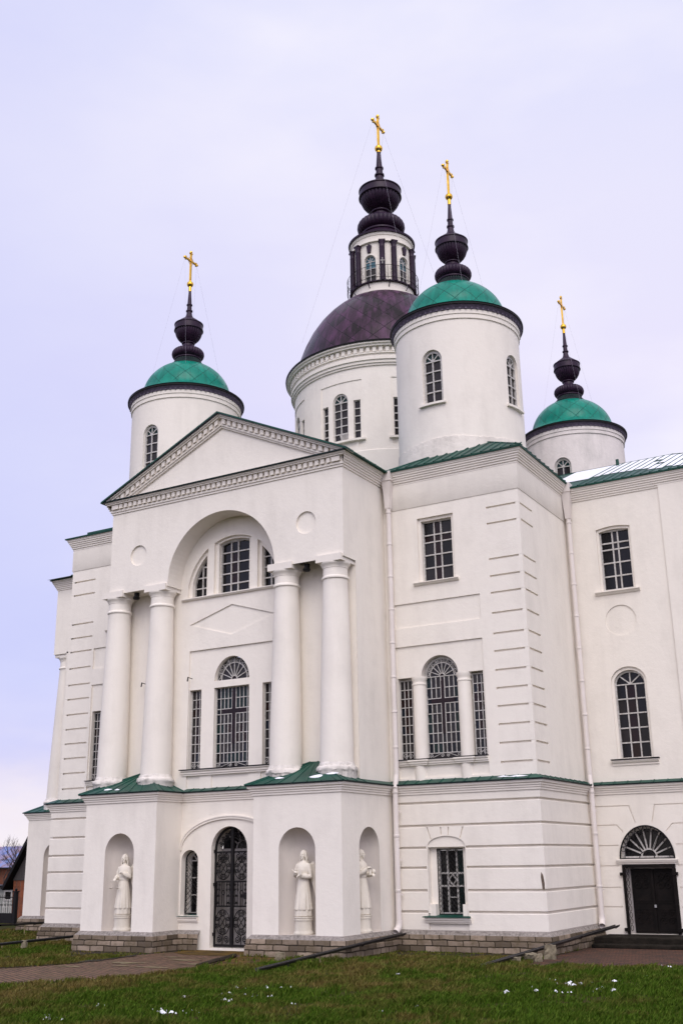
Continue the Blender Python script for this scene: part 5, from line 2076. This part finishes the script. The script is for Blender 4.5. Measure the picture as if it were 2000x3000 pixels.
statue('angel_statue', (-7.02, .235, .006), 0, 'cream angel statue holding a pair of scales, in the niche of the left pedestal', 'scales')
statue('angel_statue', (-1.25, .235, .006), 0, 'cream angel statue clasping a small tablet, in the front niche right of the iron gate', 'book')
statue('angel_statue', (-.235, 1.37, .006), PI / 2, 'cream angel statue with flask and orb, in the side niche near the drainpipe', 'flask')
statue('angel_statue', (-15.93, 6.835, .006), 0, 'angel statue almost hidden behind the far left wing, only its edge showing', 'scales')

# ------------------------------------------------------------------ entrance gate in the doorway
FG = Fr((0, D1, 0), (1, 0, 0), (0, -1, 0))
gate = MB()
d = -.17
gate.prism(FG, arch(-4.13, .585, -.40, 2.05, .585, 24), d - .02, d + .02, [arch(-4.13, .535, -.36, 2.05, .535, 24)])
gate.prism(FG, rect(-4.175, -4.085, -.40, 2.60), d - .03, d + .035)
for z in (.60, 1.22, 1.98):
    gate.prism(FG, rect(-4.68, -3.58, z - .02, z + .02), d - .015, d + .015)
gate.prism(FG, rect(-4.70, -3.56, -.41, -.345), d - .02, d + .022)
gate.build('gate', BLACKM, church)
gate_o = bpy.data.objects['gate']
for s in (-1, 1):
    m = MB()
    c = -4.13 + s * .30
    hw = .225
    for vc, hh in ((.20, .30), (1.56, .28)):
        # big ring made of scrolls round an oval with a saltire
        m.tube(circ(FG, c, vc, hw * .52, hh * .55, d, n=20), .016, 4)
        m.tube([FG.p(c - hw * .42, vc - hh * .42, d), FG.p(c + hw * .42, vc + hh * .42, d)], .014, 4)
        m.tube([FG.p(c - hw * .42, vc + hh * .42, d), FG.p(c + hw * .42, vc - hh * .42, d)], .014, 4)
        m.tube(circ(FG, c, vc, hw * 1.03, hh * 1.03, d, n=24), .015, 4)
        for q in range(8):
            a = PI / 8 + PI * q / 4
            m.tube(spiral(FG, c + hw * .80 * math.cos(a), vc + hh * .80 * math.sin(a), .062, 1.5, a, d, 1 if q % 2 else -1, n=14), .014, 4)
    for vc in (-.22, 1.86):
        for q in (-1, 1):
            m.tube(spiral(FG, c + q * .115, vc, .095, 1.8, -PI / 2 * q if vc < 0 else PI / 2, d, q, n=18), .016, 4)
    m.tube([FG.p(c, -.34, d), FG.p(c, -.1, d)], .015, 4)
    m.tube([FG.p(c, 1.70, d), FG.p(c, 1.98, d)], .012, 4)
    # barred middle panel
    for u in (-.205, -.13, -.035, .035, .13, .205):
        m.tube([FG.p(c + u, .62, d), FG.p(c + u, 1.20, d)], .014, 4)
    m.tube(circ(FG, c, .94, .05, .055, d, n=12), .014, 4)
    for v in (.68, .86, 1.02, 1.14):
        for q in (-1, 1):
            for w in (-1, 1):
                m.tube(spiral(FG, c + q * .165 + w * .035, v, .036, 1.3, PI / 2 if v < .9 else -PI / 2, d, w, n=10), .011, 4)
    # scrolls of the arched head
    for q in range(4):
        a = PI / 2 + (-s) * 0 + s * -(.18 + .36 * q)
        m.tube(spiral(FG, -4.13 + .40 * math.cos(a), 2.05 + .40 * math.sin(a), .075, 1.6, a, d, s, n=14), .014, 4)
    m.tube(circ(FG, -4.13, 2.05, .30, .30, d, PI / 2, PI / 2 - s * PI / 2, n=12), .015, 4)
    m.build('leaf_scroll', BLACKM, gate_o)
    m = MB()
    for v in (2.0, 1.15, -.1):
        m.prism(FG, rect(-4.13 + s * .585 - .05, -4.13 + s * .585 + .05, v - .04, v + .04), d, d + .06)
    m.build('hinge', BLACKM, gate_o)
m = MB()
m.prism(FG, rect(-3.82, -3.62, .82, .90), d, d + .05)
m.prism(FG, rect(-3.72, -3.62, .78, .95), d, d + .06)
m.build('lock', BLACKM, gate_o)
m = MB()
m.prism(FG, rect(-4.8, -3.45, -.45, 1.99), -.75, -.62)
for z0, z1 in ((-.3, .35), (.5, 1.1), (1.25, 1.85)):
    for u0 in (-4.68, -4.10):
        m.prism(FG, rect(u0, u0 + .52, z0, z1), -.63, -.60)
m.prism(FG, rect(-4.8, -3.45, 1.99, 2.07), -.7, -.55)
m.prism(FG, rect(-4.8, -3.45, 2.05, 2.75), -.75, -.65, mat=1)
for i in range(1, 5):
    a = PI * i / 5
    m.bar(FG, (-4.13 + .2 * math.cos(a), 2.07 + .2 * math.sin(a)), (-4.13 + .56 * math.cos(a), 2.07 + .56 * math.sin(a)), .035, -.66, -.62)
m.pline(FG, [(-4.13 + .2 * math.cos(PI * i / 12), 2.07 + .2 * math.sin(PI * i / 12)) for i in range(13)], .035, -.66, -.62)
m.prism(east(-4.715), rect(D1 + .3, D1 + .75, -.45, 2.0), -.1, 0)
m.build('door', [DOORW, G_DARK], church)

# ------------------------------------------------------------------ ground, paths, snow, grass
m = MB()
for x0, x1, y0, y1 in ((-2500, 2500, -2500, 2500),):
    m.add([(x0, y0, ZG), (x1, y0, ZG), (x1, y1, ZG), (x0, y1, ZG)], [(0, 1, 2, 3)])
GROUND = simple('soil', (.030, .045, .008), .95, spec=.03, col2=(.05, .036, .016), scale=1.1, bump=1.0, bscale=9)
tag(m.build('ground', GROUND), kind='structure')

PATH1 = [(-5.03, 1.5), (-5.62, -.8), (-5.5, -1.9), (-5.42, -2.8), (-5.5, -3.4), (-5.8, -4.15), (-6.3, -4.8), (-8.6, -7.4), (-13, -14), (-8.0, -14), (-3.45, -7.3), (-2.3, -5.7), (-1.75, -4.3), (-2.0, -2.6), (-2.72, -.7), (-3.0, 1.5)]
PATH2 = [(4.30, 5.2), (4.32, 2.3), (4.50, .2), (4.62, -.2), (5.6, .05), (6.6, .5), (7.4, .75), (8.4, 1.2), (9.4, 2.6), (9.4, 5.2)]
PAVE = brick('brick_paving', (.205, .118, .078), (.125, .076, .053), (.035, .027, .02), 1.0, .26, .13, .016, use_uv=False, dirt=(.10, .075, .04), rot=.5, bump=.9)
PAVE2 = brick('worn_brick_paving', (.155, .070, .045), (.09, .05, .036), (.03, .026, .022), 1.0, .24, .12, .016, use_uv=False, dirt=(.035, .03, .025), rot=.05, bump=1.0)


def sheet(name, poly, z, mat, jit=.04, seed=1, step=.18):
    r4 = random.Random(seed)
    pts = []
    for i in range(len(poly)):
        a, b = Vector(poly[i]), Vector(poly[(i + 1) % len(poly)])
        k = max(1, int((b - a).length / step))
        for j in range(k):
            p = a + (b - a) * j / k
            pts.append((p.x + r4.uniform(-jit, jit), p.y + r4.uniform(-jit, jit)))
    mm = MB()
    mm.prism(Fr((0, 0, 0), (1, 0, 0), (0, 0, 1)), [(0, 0), (1, 0), (1, 1)], 0, 0, face=False, side=False)
    tris = tessellate_polygon([[Vector((u, v, 0)) for u, v in pts]])
    mm.add([(u, v, z) for u, v in pts], [t if (pts[t[1]][0] - pts[t[0]][0]) * (pts[t[2]][1] - pts[t[0]][1]) - (pts[t[1]][1] - pts[t[0]][1]) * (pts[t[2]][0] - pts[t[0]][0]) > 0 else (t[0], t[2], t[1]) for t in tris])
    return tag(mm.build(name, mat), kind='structure')


sheet('path', PATH1, ZG + .008, PAVE, seed=2)
sheet('path', PATH2, ZG + .008, PAVE2, seed=3)
MUD = simple('ochre_mud', (.15, .09, .02), .9, spec=.1, col2=(.045, .032, .018), scale=2.6, bump=1.0, bscale=14)
DARKS = simple('dark_soil_and_shade', (.022, .018, .013), .75, spec=.12, col2=(.045, .034, .022), scale=3.0, bump=1.0, bscale=14)  # wet soil colour; along the walls it also carries painted shade
sheet('mud_strip', [(-3.05, 1.2), (-2.75, -.2), (-.9, -.2), (-.5, -.9), (-1.0, -2.0), (-1.9, -3.2), (-2.0, -2.4), (-2.75, -.7)], ZG + .005, MUD, seed=4)
sheet('mud_patch', [(-5.2, 1.2), (-5.3, .3), (-4.6, -.2), (-3.4, -.35), (-2.9, .2), (-3.0, 1.2)], ZG + .014, MUD, .07, seed=5)
sheet('wet_soil_and_shade', [(-8.6, .4), (-8.5, -.9), (-7.2, -1.5), (-5.7, -1.7), (-5.55, -.7), (-5.2, 1.0), (-8.2, .6)], ZG + .004, DARKS, .08, seed=6)
sheet('wet_soil_and_shade', [(-.3, -.6), (.35, -.9), (.7, .2), (2.2, .9), (4.2, .8), (4.4, 3.0), (-.2, 3.0)], ZG + .004, DARKS, .08, seed=7)  # wet soil, with the shade at the wing's foot painted in
# steps before the nave door
MOSS = simple('pale_debris', (.20, .16, .07), .95, col2=(.12, .085, .05), scale=5, bump=1.0, bscale=18)
rz_ = random.Random(17)
for x, y, a, b in ((-4.3, -2.7, .55, .22), (-3.4, -1.6, .5, .16), (-4.9, -3.9, .45, .14), (-3.0, -3.4, .5, .2), (-4.2, -1.0, .35, .14), (-5.6, -5.9, .4, .12), (-3.9, -3.3, .3, .12), (-2.6, -2.4, .35, .2)):
    n = 16
    sheet('debris_patch', [(x + a * math.cos(2 * PI * i / n) * rz_.uniform(.5, 1.15) + .25 * b * math.sin(2 * PI * i / n), y + b * math.sin(2 * PI * i / n) * rz_.uniform(.5, 1.2)) for i in range(n)], ZG + .018, MOSS, .06, seed=int(x * -10))
sheet('wet_soil_and_shade', [(-5.75, -.9), (-5.4, -1.0), (-5.3, -2.6), (-5.5, -3.6), (-6.3, -5.0), (-6.6, -4.9), (-5.9, -3.9), (-5.75, -2.5)], ZG + .020, DARKS, .07, seed=21)
sheet('wet_soil_and_shade', [(-17.5, 6.5), (-17.5, 5.6), (-12.9, 5.5), (-12.9, 2.1), (-8.6, 2.0), (-8.4, 2.6), (-12.4, 2.7), (-12.4, 6.5)], ZG + .004, DARKS, .07, seed=22)  # darkens the ground along the left walls: wet soil plus painted shade
STEP = simple('step_stone', (.028, .023, .018), .95, spec=.08, col2=(.010, .009, .007), scale=5, bump=1.0, bscale=16)
m = MB()
m.box((6.6, 5.95, -.375), (4.55, 1.3, .23))
m.box((6.62, 5.12, -.45), (4.5, .40, .10))
st = m.build('stone_steps', STEP)
bv = st.modifiers.new('bevel', 'BEVEL')
bv.width = .02
tag(st, 'worn dark stone platform and step before the black nave door', 'steps')

SNOWPTS = [(1.15, -10.81, 2), (1.23, -10.61, 2), (-0.23, -9.59, 1), (0.8, -9.25, 1), (1.69, -7.69, 2), (2.06, -7.85, 3), (1.97, -7.2, 2), (1.58, -6.27, 1), (2.52, -7.25, 2), (2.05, -5.91, 1.5), (2.63, -9.35, 2), (2.38, -9.36, 2), (2.25, -9.42, 1), (6.36, -5.16, 1.5), (6.87, -4.68, 2), (7.5, -4.26, 3.5), (6.93, -3.26, 1.5), (6.42, -3.08, 1.5), (7.48, -2.8, 1), (5.73, -7.38, 0.6), (5.38, -8.14, 0.6), (2.96, -3.1, 0.5), (7.43, 0.4, 1.5), (6.84, -3.42, 2), (1.13, -11.21, 1), (7.56, -1.85, 0.7), (6.25, -4.07, 0.7), (2.9, -10.44, 0.6), (3.63, -7.79, 0.6)]
m = MB()
rs = random.Random(4)
for x, y, s in SNOWPTS:
    for k in range(int(2.6 * s) + 1):
        a, r = rs.uniform(0, 2 * PI), .17 * s ** .5 * math.sqrt(rs.random())
        px, py = x + 1.6 * r * math.cos(a), y + r * math.sin(a)
        w = rs.choice((.006, .010, .014, .020, .042)) * (1 + .15 * s)
        n = 7
        ring = [(px + w * math.cos(2 * PI * i / n) * rs.uniform(.5, 1.3), py + w * .8 * math.sin(2 * PI * i / n) * rs.uniform(.5, 1.3), ZG + rs.uniform(.025, .05)) for i in range(n)]
        m.add([(px, py, ZG + .055 + .3 * w)] + ring, [(0, 1 + i, 1 + (i + 1) % n) for i in range(n)])
so = m.build('snow', SNOW)
tag(so, kind='stuff')


def inside(poly, x, y):
    c = np.zeros(len(x), bool)
    n = len(poly)
    for i in range(n):
        x0, y0 = poly[i]
        x1, y1 = poly[i - 1]
        if y0 == y1:
            continue
        cond = ((y0 > y) != (y1 > y)) & (x < (x1 - x0) * (y - y0) / (y1 - y0) + x0)
        c ^= cond
    return c


def grass():
    rg = np.random.default_rng(5)
    NB_ = 1600000
    # scatter over the lawn in front of the church, denser towards the viewer
    d = 9.5 + (44 - 9.5) * rg.random(NB_) ** 1.25
    th = R_(30.1) + rg.uniform(-R_(31), R_(31), NB_)
    x = 13.9037 - d * np.sin(th)
    y = -23.7389 + d * np.cos(th)
    keep = ~inside(PATH1, x, y) & ~inside(PATH2, x, y)
    church_fp = [(-17.5, 6.4), (-12.45, 6.4), (-12.45, 2.5), (-8.47, 2.5), (-8.47, -.17), (-5.6, -.17), (-5.6, .9), (-2.77, .9), (-2.77, -.17), (.17, -.17), (.17, 2.5), (4.3, 2.5), (4.3, 5.0), (12, 5.0), (12, 40), (-17.5, 40)]
    keep &= ~inside(church_fp, x, y)
    mud = inside([(-3.05, 1.2), (-2.75, -.2), (-.9, -.2), (-.6, -.8), (-1.0, -1.7), (-1.9, -3.0), (-2.75, -.7)], x, y)
    dark_soil = inside([(-17.5, 6.5), (-17.5, 5.6), (-12.9, 5.5), (-12.9, 2.1), (-8.6, 2.0), (-8.4, 2.6), (-12.4, 2.7), (-12.4, 6.5)], x, y) | inside([(-8.6, .4), (-8.5, -.6), (-7.2, -1.1), (-5.7, -1.4), (-5.2, 1.0)], x, y) | inside([(-.3, -.3), (.6, .3), (2, 1.3), (4.2, 1.2), (4.4, 3.0), (-.2, 3.0)], x, y)
    keep &= ~(mud & (rg.random(NB_) < .93)) & ~(dark_soil & (rg.random(NB_) < .78))
    x, y, d, dark_soil = x[keep], y[keep], d[keep], dark_soil[keep]

    def vnoise(x, y, s, seed):
        r5 = np.random.default_rng(seed)
        g = r5.random((64, 64))
        u, v = x / s + 100, y / s + 100
        i, j = np.floor(u).astype(int), np.floor(v).astype(int)
        fu, fv = u - i, v - j
        fu, fv = fu * fu * (3 - 2 * fu), fv * fv * (3 - 2 * fv)
        G = lambda a, b: g[a % 64, b % 64]
        return (G(i, j) * (1 - fu) + G(i + 1, j) * fu) * (1 - fv) + (G(i, j + 1) * (1 - fu) + G(i + 1, j + 1) * fu) * fv
    clump = .6 * vnoise(x, y, .55, 1) + .4 * vnoise(x, y, .2, 2)
    dens = np.clip((clump - .20) * 2.2, .06, 1)
    k2 = rg.random(len(x)) < dens
    x, y, d, clump, dark_soil = x[k2], y[k2], d[k2], clump[k2], dark_soil[k2]
    n = len(x)
    # dry ochre tufts gather in the middle of the near lawn, greener towards the right and the far left
    dry = .4 * vnoise(x, y, 1.7, 3) + .35 * vnoise(x, y, .5, 4) + .25 * vnoise(x, y, .17, 6)
    near = np.clip((19.5 - d) / 5.5, 0, 1)
    rgt = np.clip((x - .48 * y - 9.0) / 5, -1, 1)
    dry = np.clip((dry - .55 + .33 * near - .24 * rgt) * 2.6, 0, 1)
    tint = np.clip(dry + rg.normal(0, .13, n), 0, 1)
    h = (.035 + .075 * clump) * rg.uniform(.6, 1.35, n) * (1 + .25 * near) * np.where(dark_soil, .5, 1) * (1 + .9 * np.clip((vnoise(x, y, .33, 9) - .74) * 6, 0, 1))
    w = rg.uniform(.0045, .0085, n) * (.75 + d / 26)
    az = rg.uniform(0, 2 * np.pi, n)
    lean = h * rg.uniform(.2, .9, n)
    la = R_(-20) + rg.normal(0, 1.1, n)
    bx, by = np.cos(az) * w, np.sin(az) * w
    V = np.empty((n, 5, 3), np.float32)
    z0 = np.full(n, ZG)
    V[:, 0] = np.stack([x - bx, y - by, z0], 1)
    V[:, 1] = np.stack([x + bx, y + by, z0], 1)
    mx_, my_ = x + np.cos(la) * lean * .3, y + np.sin(la) * lean * .3
    V[:, 2] = np.stack([mx_ - bx * .7, my_ - by * .7, z0 + h * .62], 1)
    V[:, 3] = np.stack([mx_ + bx * .7, my_ + by * .7, z0 + h * .62], 1)
    V[:, 4] = np.stack([x + np.cos(la) * lean, y + np.sin(la) * lean, z0 + h], 1)
    me = bpy.data.meshes.new('grass')
    me.vertices.add(5 * n)
    me.vertices.foreach_set('co', V.reshape(-1))
    base = (np.arange(n) * 5)[:, None]
    li = np.concatenate([base + np.array([[0, 1, 3, 2]]), base + np.array([[2, 3, 4]])], 1).astype(np.int32).reshape(-1)
    me.loops.add(7 * n)
    me.loops.foreach_set('vertex_index', li)
    me.polygons.add(2 * n)
    ls = np.empty((n, 2), np.int32)
    ls[:, 0] = np.arange(n) * 7
    ls[:, 1] = ls[:, 0] + 4
    me.polygons.foreach_set('loop_start', ls.reshape(-1))
    at = me.attributes.new('tint', 'FLOAT', 'POINT')
    at.data.foreach_set('value', np.repeat(tint, 5).astype(np.float32))
    a2 = me.attributes.new('shade', 'FLOAT', 'POINT')
    a2.data.foreach_set('value', np.repeat(rg.random(n), 5).astype(np.float32))
    me.update(calc_edges=True)
    mt, nn, ll, b = new_mat('grass_blades')
    b.inputs['Roughness'].default_value = .75
    b.inputs['Specular IOR Level'].default_value = .06
    A = N(nn, 'ShaderNodeAttribute', attribute_name='tint')
    S = N(nn, 'ShaderNodeAttribute', attribute_name='shade')
    g1 = N(nn, 'ShaderNodeMix', data_type='RGBA')
    g1.inputs['A'].default_value = (.028, .070, .003, 1)
    g1.inputs['B'].default_value = (.085, .14, .014, 1)
    ll.new(S.outputs['Fac'], g1.inputs['Factor'])
    g2 = N(nn, 'ShaderNodeMix', data_type='RGBA')
    g2.inputs['A'].default_value = (.12, .085, .020, 1)
    g2.inputs['B'].default_value = (.20, .155, .055, 1)
    ll.new(S.outputs['Fac'], g2.inputs['Factor'])
    mx = N(nn, 'ShaderNodeMix', data_type='RGBA')
    ll.new(A.outputs['Fac'], mx.inputs['Factor'])
    ll.new(g1.outputs['Result'], mx.inputs['A'])
    ll.new(g2.outputs['Result'], mx.inputs['B'])
    ll.new(mx.outputs['Result'], b.inputs['Base Color'])
    me.materials.append(mt)
    o = bpy.data.objects.new('grass', me)
    COL.objects.link(o)
    tag(o, kind='stuff')


grass()

# dark edging strip of the path beside the gate
m = MB()
for a, b, r in (((-2.05, -2.9), (-2.45, -1.6), .05), ((-2.42, -1.62), (-2.8, -.45), .06)):
    a, b = Vector((*a, ZG + .03)), Vector((*b, ZG + .045))
    m.tube([a + (b - a) * t for t in lin(0, 1, 8)], r, 6)
tag(m.build('path_edging', DARKS), 'low dark edging strip lying between the brick path and the ochre mud by the gate', 'kerb')

# ------------------------------------------------------------------ drain troughs, stones
IRON = simple('dark_trough_metal', (.020, .019, .021), .38, metal=.3, col2=(.045, .04, .038), scale=6)
RUSTY = simple('rusty_stake', (.30, .24, .12), .8, col2=(.12, .09, .05), scale=9)


def trough(p0, p1, label, stakes=()):
    p0, p1 = Vector(p0), Vector(p1)
    root = empty('drain_trough', (p1.x, p1.y, ZG), label, 'drain trough', 'drain troughs below the downpipes')
    off = Vector((p1.x, p1.y, ZG))
    ax = (p1 - p0).normalized()
    sd = ax.cross(Vector((0, 0, 1))).normalized()
    upv = sd.cross(ax)
    m = MB()
    k = 10
    vs_ = []
    for p in (p0, p1):
        for r in (.068, .058):
            for i in range(k + 1):
                a = PI + PI * i / k
                vs_.append(p - off + sd * r * math.cos(a) + upv * r * math.sin(a) + upv * .03)
    n = k + 1
    fs = []
    for i in range(k):
        fs += [(i, i + 1, 2 * n + i + 1, 2 * n + i), (n + i, 3 * n + i, 3 * n + i + 1, n + i + 1), (i, n + i, n + i + 1, i + 1), (2 * n + i, 2 * n + i + 1, 3 * n + i + 1, 3 * n + i)]
    fs += [(0, 2 * n, 3 * n, n), (n - 1, 2 * n - 1, 4 * n - 1, 3 * n - 1)]
    m.add(vs_, fs)
    m.build('channel', IRON, root, 40)
    ln = (p1 - p0).length
    for t in (.02, .33, .66):
        m = MB()
        c = p0 + (p1 - p0) * t - off
        pts = [c + sd * .073 * math.cos(PI + PI * i / 10) + upv * .073 * math.sin(PI + PI * i / 10) + upv * .03 for i in range(11)]
        m.tube(pts, .010, 5)
        m.build('joint_band', IRON, root)
    for t in stakes:
        c = p0 + (p1 - p0) * t - off
        m = MB()
        m.tube([(c.x, c.y, -.04), (c.x + .01, c.y, c.z + .02)], .017, 6)
        m.build('stake', RUSTY if t < .8 else IRON, root)
    return root


trough((.40, 2.36, -.07), (.03, -3.6, -.43), 'dark metal drain trough running from the middle downpipe past the right pedestal onto the lawn', (.62, .82))
trough((4.70, 6.2, -.03), (3.95, -1.0, -.45), 'dark drain trough leading along the right wing to the brick apron', ())
trough((-8.62, 1.9, -.13), (-11.9, -3.4, -.50), 'long black drain trough crossing the lawn left of the left pedestal', (.52, .70))
trough((-12.75, 3.6, -.01), (-16.2, 4.4, -.20), 'dark drain trough beside the far left porch, half hidden by the left wing', (.5,))


def stone(loc, size, seed, label, group='loose stones by the troughs'):
    r6 = random.Random(seed)
    m = MB()
    m.box((0, 0, size[2] / 2), size)
    me_o = m.build('stone_block', STEPL, None)
    me_o.location = loc
    me_o.rotation_euler = (r6.uniform(-.06, .06), r6.uniform(-.06, .06), r6.uniform(-.5, .5))
    bm = bmesh.new()
    bm.from_mesh(me_o.data)
    bmesh.ops.subdivide_edges(bm, edges=bm.edges[:], cuts=3, use_grid_fill=True)
    for v in bm.verts:
        v.co += Vector((r6.uniform(-1, 1), r6.uniform(-1, 1), r6.uniform(-1, 1))) * .10 * min(size)
        v.co.x *= 1 - .15 * (v.co.z / size[2]) * r6.random()
    bm.to_mesh(me_o.data)
    bm.free()
    tag(me_o, label, 'stone', group)


STEPL = simple('loose_stone', (.26, .22, .15), .9, col2=(.10, .085, .05), scale=6, bump=1.0, bscale=14)
stone((4.52, 1.55, ZG), (.26, .22, .30), 1, 'upright ochre stone block propping the drain trough at the right wing corner')
stone((4.38, .85, ZG), (.36, .24, .17), 2, 'low mossy stone lying under the right drain trough')
stone((4.15, .35, ZG), (.20, .17, .13), 3, 'small grey rock beside the lower end of the right drain trough')
stone((-1.05, -1.1, ZG), (.18, .15, .2), 4, 'small rusty stone standing under the middle drain trough')
stone((-10.0, -.35, ZG), (.14, .12, .24), 5, 'brown stone post under the long left drain trough')

# ------------------------------------------------------------------ behind the church on the left
BRK = brick('old_red_brick', (.25, .082, .042), (.16, .058, .034), (.13, .10, .08), 1.0, .25, .075, .012, use_uv=False, dirt=(.07, .04, .03))
BLUE = simple('blue_roof_sheet', (.10, .22, .55), .5, col2=(.30, .16, .12), scale=1.1, stretch=(1, 1, 1))
WOODD = simple('dark_boards', (.030, .026, .026), .8, col2=(.06, .05, .048), scale=4, stretch=(9, 9, .5))
h1 = empty('brick_house', (-43, 33, ZG), 'long brick house with a faded blue metal roof, far behind the gate', 'house', 'houses behind the church')
m = MB()
m.box((-3, 0, 1.08), (16, 6, 2.16))
m.build('wall', BRK, h1)
m = MB()
m.add([(-11.4, -3.4, 2.17), (5.4, -3.4, 2.17), (5.4, 0, 3.55), (-11.4, 0, 3.55), (5.4, 3.4, 2.17), (-11.4, 3.4, 2.17)], [(0, 1, 2, 3), (3, 2, 4, 5)])
for i in range(16):
    x = -11 + i * 1.08
    m.tube([(x, -3.4, 2.18), (x, 0, 3.56)], .04, 4)
m.build('roof', BLUE, h1)
m = MB()
m.box((-2.2, -3.02, 1.2), (.9, .06, 1.1))
m.build('window', G_DARK, h1)
h2 = empty('brick_shed', (-24.0, 15.5, ZG), 'brick shed with a steep dark boarded gable, right behind the far left porch', 'shed', 'houses behind the church')
m = MB()
m.box((.05, 0, .80), (3.3, 3.0, 1.6))
m.build('wall', BRK, h2)
m = MB()
m.prism(Fr((0, -1.5, 0), (1, 0, 0), (0, -1, 0)), [(-1.62, 1.60), (1.72, 1.60), (.05, 4.15)], -.1, .03)
m.build('gable', WOODD, h2)
m = MB()
for s in (-1, 1):
    a, b = (.05 + s * 2.02, 1.22), (.05, 4.32)
    m.bar(Fr((0, -1.8, 0), (1, 0, 0), (0, -1, 0)), a, b, .13, -3.6, .05)
m.build('roof', BLACKM, h2)
h3 = empty('white_hut', (-29.0, 17.5, ZG), 'small pale plank hut with one window, seen through the iron gate', 'hut', 'houses behind the church')
PLANK = simple('pale_planks', (.40, .40, .36), .8, col2=(.24, .24, .22), scale=3, stretch=(8, 8, .4))
m = MB()
m.box((-.6, 0, .62), (2.6, 1.6, 1.24))
m.build('wall', PLANK, h3)
m = MB()
m.box((-.6, -.1, 1.29), (2.9, 2.0, .09))
m.build('roof', BLACKM, h3)
m = MB()
Fh = Fr((0, -.8, 0), (1, 0, 0), (0, -1, 0))
m.prism(Fh, rect(.02, .56, .62, 1.10), 0, .04, [rect(.09, .49, .69, 1.03)])
hw_ = m.build('window', WHITEW, h3)
m = MB()
m.prism(Fh, rect(.08, .50, .68, 1.04), -.01, .012)
m.build('glass', G_DARK, hw_)
g2 = empty('iron_gate', (-22.3, 10.3, ZG), 'black iron gate with sheet bottom and white ornaments, at the left edge of the lawn', 'gate')
Fg = Fr((0, 0, 0), (1, 0, 0), (0, -1, 0))
m = MB()
m.prism(Fg, rect(-.9, .62, .0, .36), -.02, .02)
for u in lin(-.85, .58, 12):
    m.tube([(u, 0, .34), (u, 0, 1.02 + .08 * math.cos(u * 3))], .012, 4)
for z in (.37, .70, 1.0):
    m.prism(Fg, rect(-.9, .62, z - .018, z + .018), -.015, .015)
m.build('leaf', BLACKM, g2)
for u in (.76, -1.05):
    m = MB()
    m.box((u, 0, .60), (.15, .15, 1.2))
    m.box((u, 0, 1.22), (.19, .19, .05))
    m.sphere((u, 0, 1.29), .06, 10)
    m.build('post', BLACKM, g2)
m = MB()
for u in (.12, .30, .48, -.3):
    m.tube([(u, -.03, .42), (u, -.03, .92)], .014, 4)
    m.bar(Fg, (u - .05, .80), (u + .05, .80), .022, .02, .04)
    m.tube([(u - .05, -.03, .60), (u, -.03, .72), (u + .05, -.03, .60)], .010, 4)
m.build('ornament', WHITEW, g2)

BARK = simple('dark_bark', (.055, .032, .026), .9, col2=(.03, .02, .018), scale=8)


def bare_tree(name, loc, h, seed, label):
    r7 = random.Random(seed)
    root = empty(name, loc, label, 'tree', 'bare trees behind the church')
    tr, br = MB(), MB()

    def grow(mb, p, dirv, ln, r, depth):
        pts, rr_ = [p], [r]
        d_ = Vector(dirv)
        for k in range(4):
            d_ = (d_ + Vector((r7.uniform(-.18, .18), r7.uniform(-.18, .18), .10))).normalized()
            p = p + d_ * ln / 4
            pts.append(p)
            rr_.append(r * (1 - .16 * (k + 1)))
        mb.tube(pts, rr_, 5 if depth < 2 else 3)
        if depth < 5:
            for k in range(3 if depth < 4 else 2):
                q = pts[r7.choice((2, 3, 4))]
                a = r7.uniform(0, 2 * PI)
                nd = (d_ * .9 + Vector((math.cos(a), math.sin(a), .25)) * .75).normalized()
                grow(br, q, nd, ln * r7.uniform(.55, .75), r * .52, depth + 1)
    grow(tr, Vector((0, 0, 0)), Vector((0, 0, 1)), h * .38, h * .020, 0)
    tr.build('trunk', BARK, root, 60)
    br.build('crown', BARK, root, 60)


bare_tree('bare_tree', (-37.6, 26.0, ZG), 5.0, 3, 'bare leafless tree rising beside the dark gable, before the blue roof')
bare_tree('bare_tree', (-40.5, 27.5, ZG), 4.2, 8, 'thin bare tree at the left picture edge before the blue roof')
m = MB()
for a, b, sag in (((-60, 16, 3.3), (-20.0, 22.0, 2.1), .5), ((-60, 18, 2.3), (-20, 21, 1.6), .25)):
    a, b = Vector(a), Vector(b)
    m.tube([a + (b - a) * t - Vector((0, 0, sag * 4 * t * (1 - t))) for t in lin(0, 1, 20)], .016, 4)
ut = m.build('overhead_cable', BLACKM)
tag(ut, 'pair of thin black overhead cables strung before the blue roofed house', 'cable')
# distant wooded ridge
m = MB()
nH = 160
rh_ = random.Random(12)
top, bot = [], []
hh = 7.0
for i in range(nH + 1):
    a = R_(-40 + 130 * i / nH)
    hh = max(5.0, min(9.0, hh + rh_.uniform(-.5, .5)))
    x, y = 13.9 - 700 * math.sin(a), -23.7 + 700 * math.cos(a)
    bot.append((x, y, ZG - 1))
    top.append((x - 60 * math.sin(a), y + 60 * math.cos(a), hh + 1.5))
bk = [(x - 500 * math.sin(R_(-40 + 130 * i / nH)), y + 500 * math.cos(R_(-40 + 130 * i / nH)), ZG - 1) for i, (x, y, z) in enumerate(bot)]
m.add(bot + top + bk, [(i, i + 1, nH + 2 + i, nH + 1 + i) for i in range(nH)] + [(nH + 1 + i, nH + 2 + i, 2 * nH + 3 + i, 2 * nH + 2 + i) for i in range(nH)])
HILL = simple('wooded_hill', (.10, .085, .16), .95, col2=(.06, .055, .10), scale=.05)
tag(m.build('hill', HILL, None, 60), kind='structure')
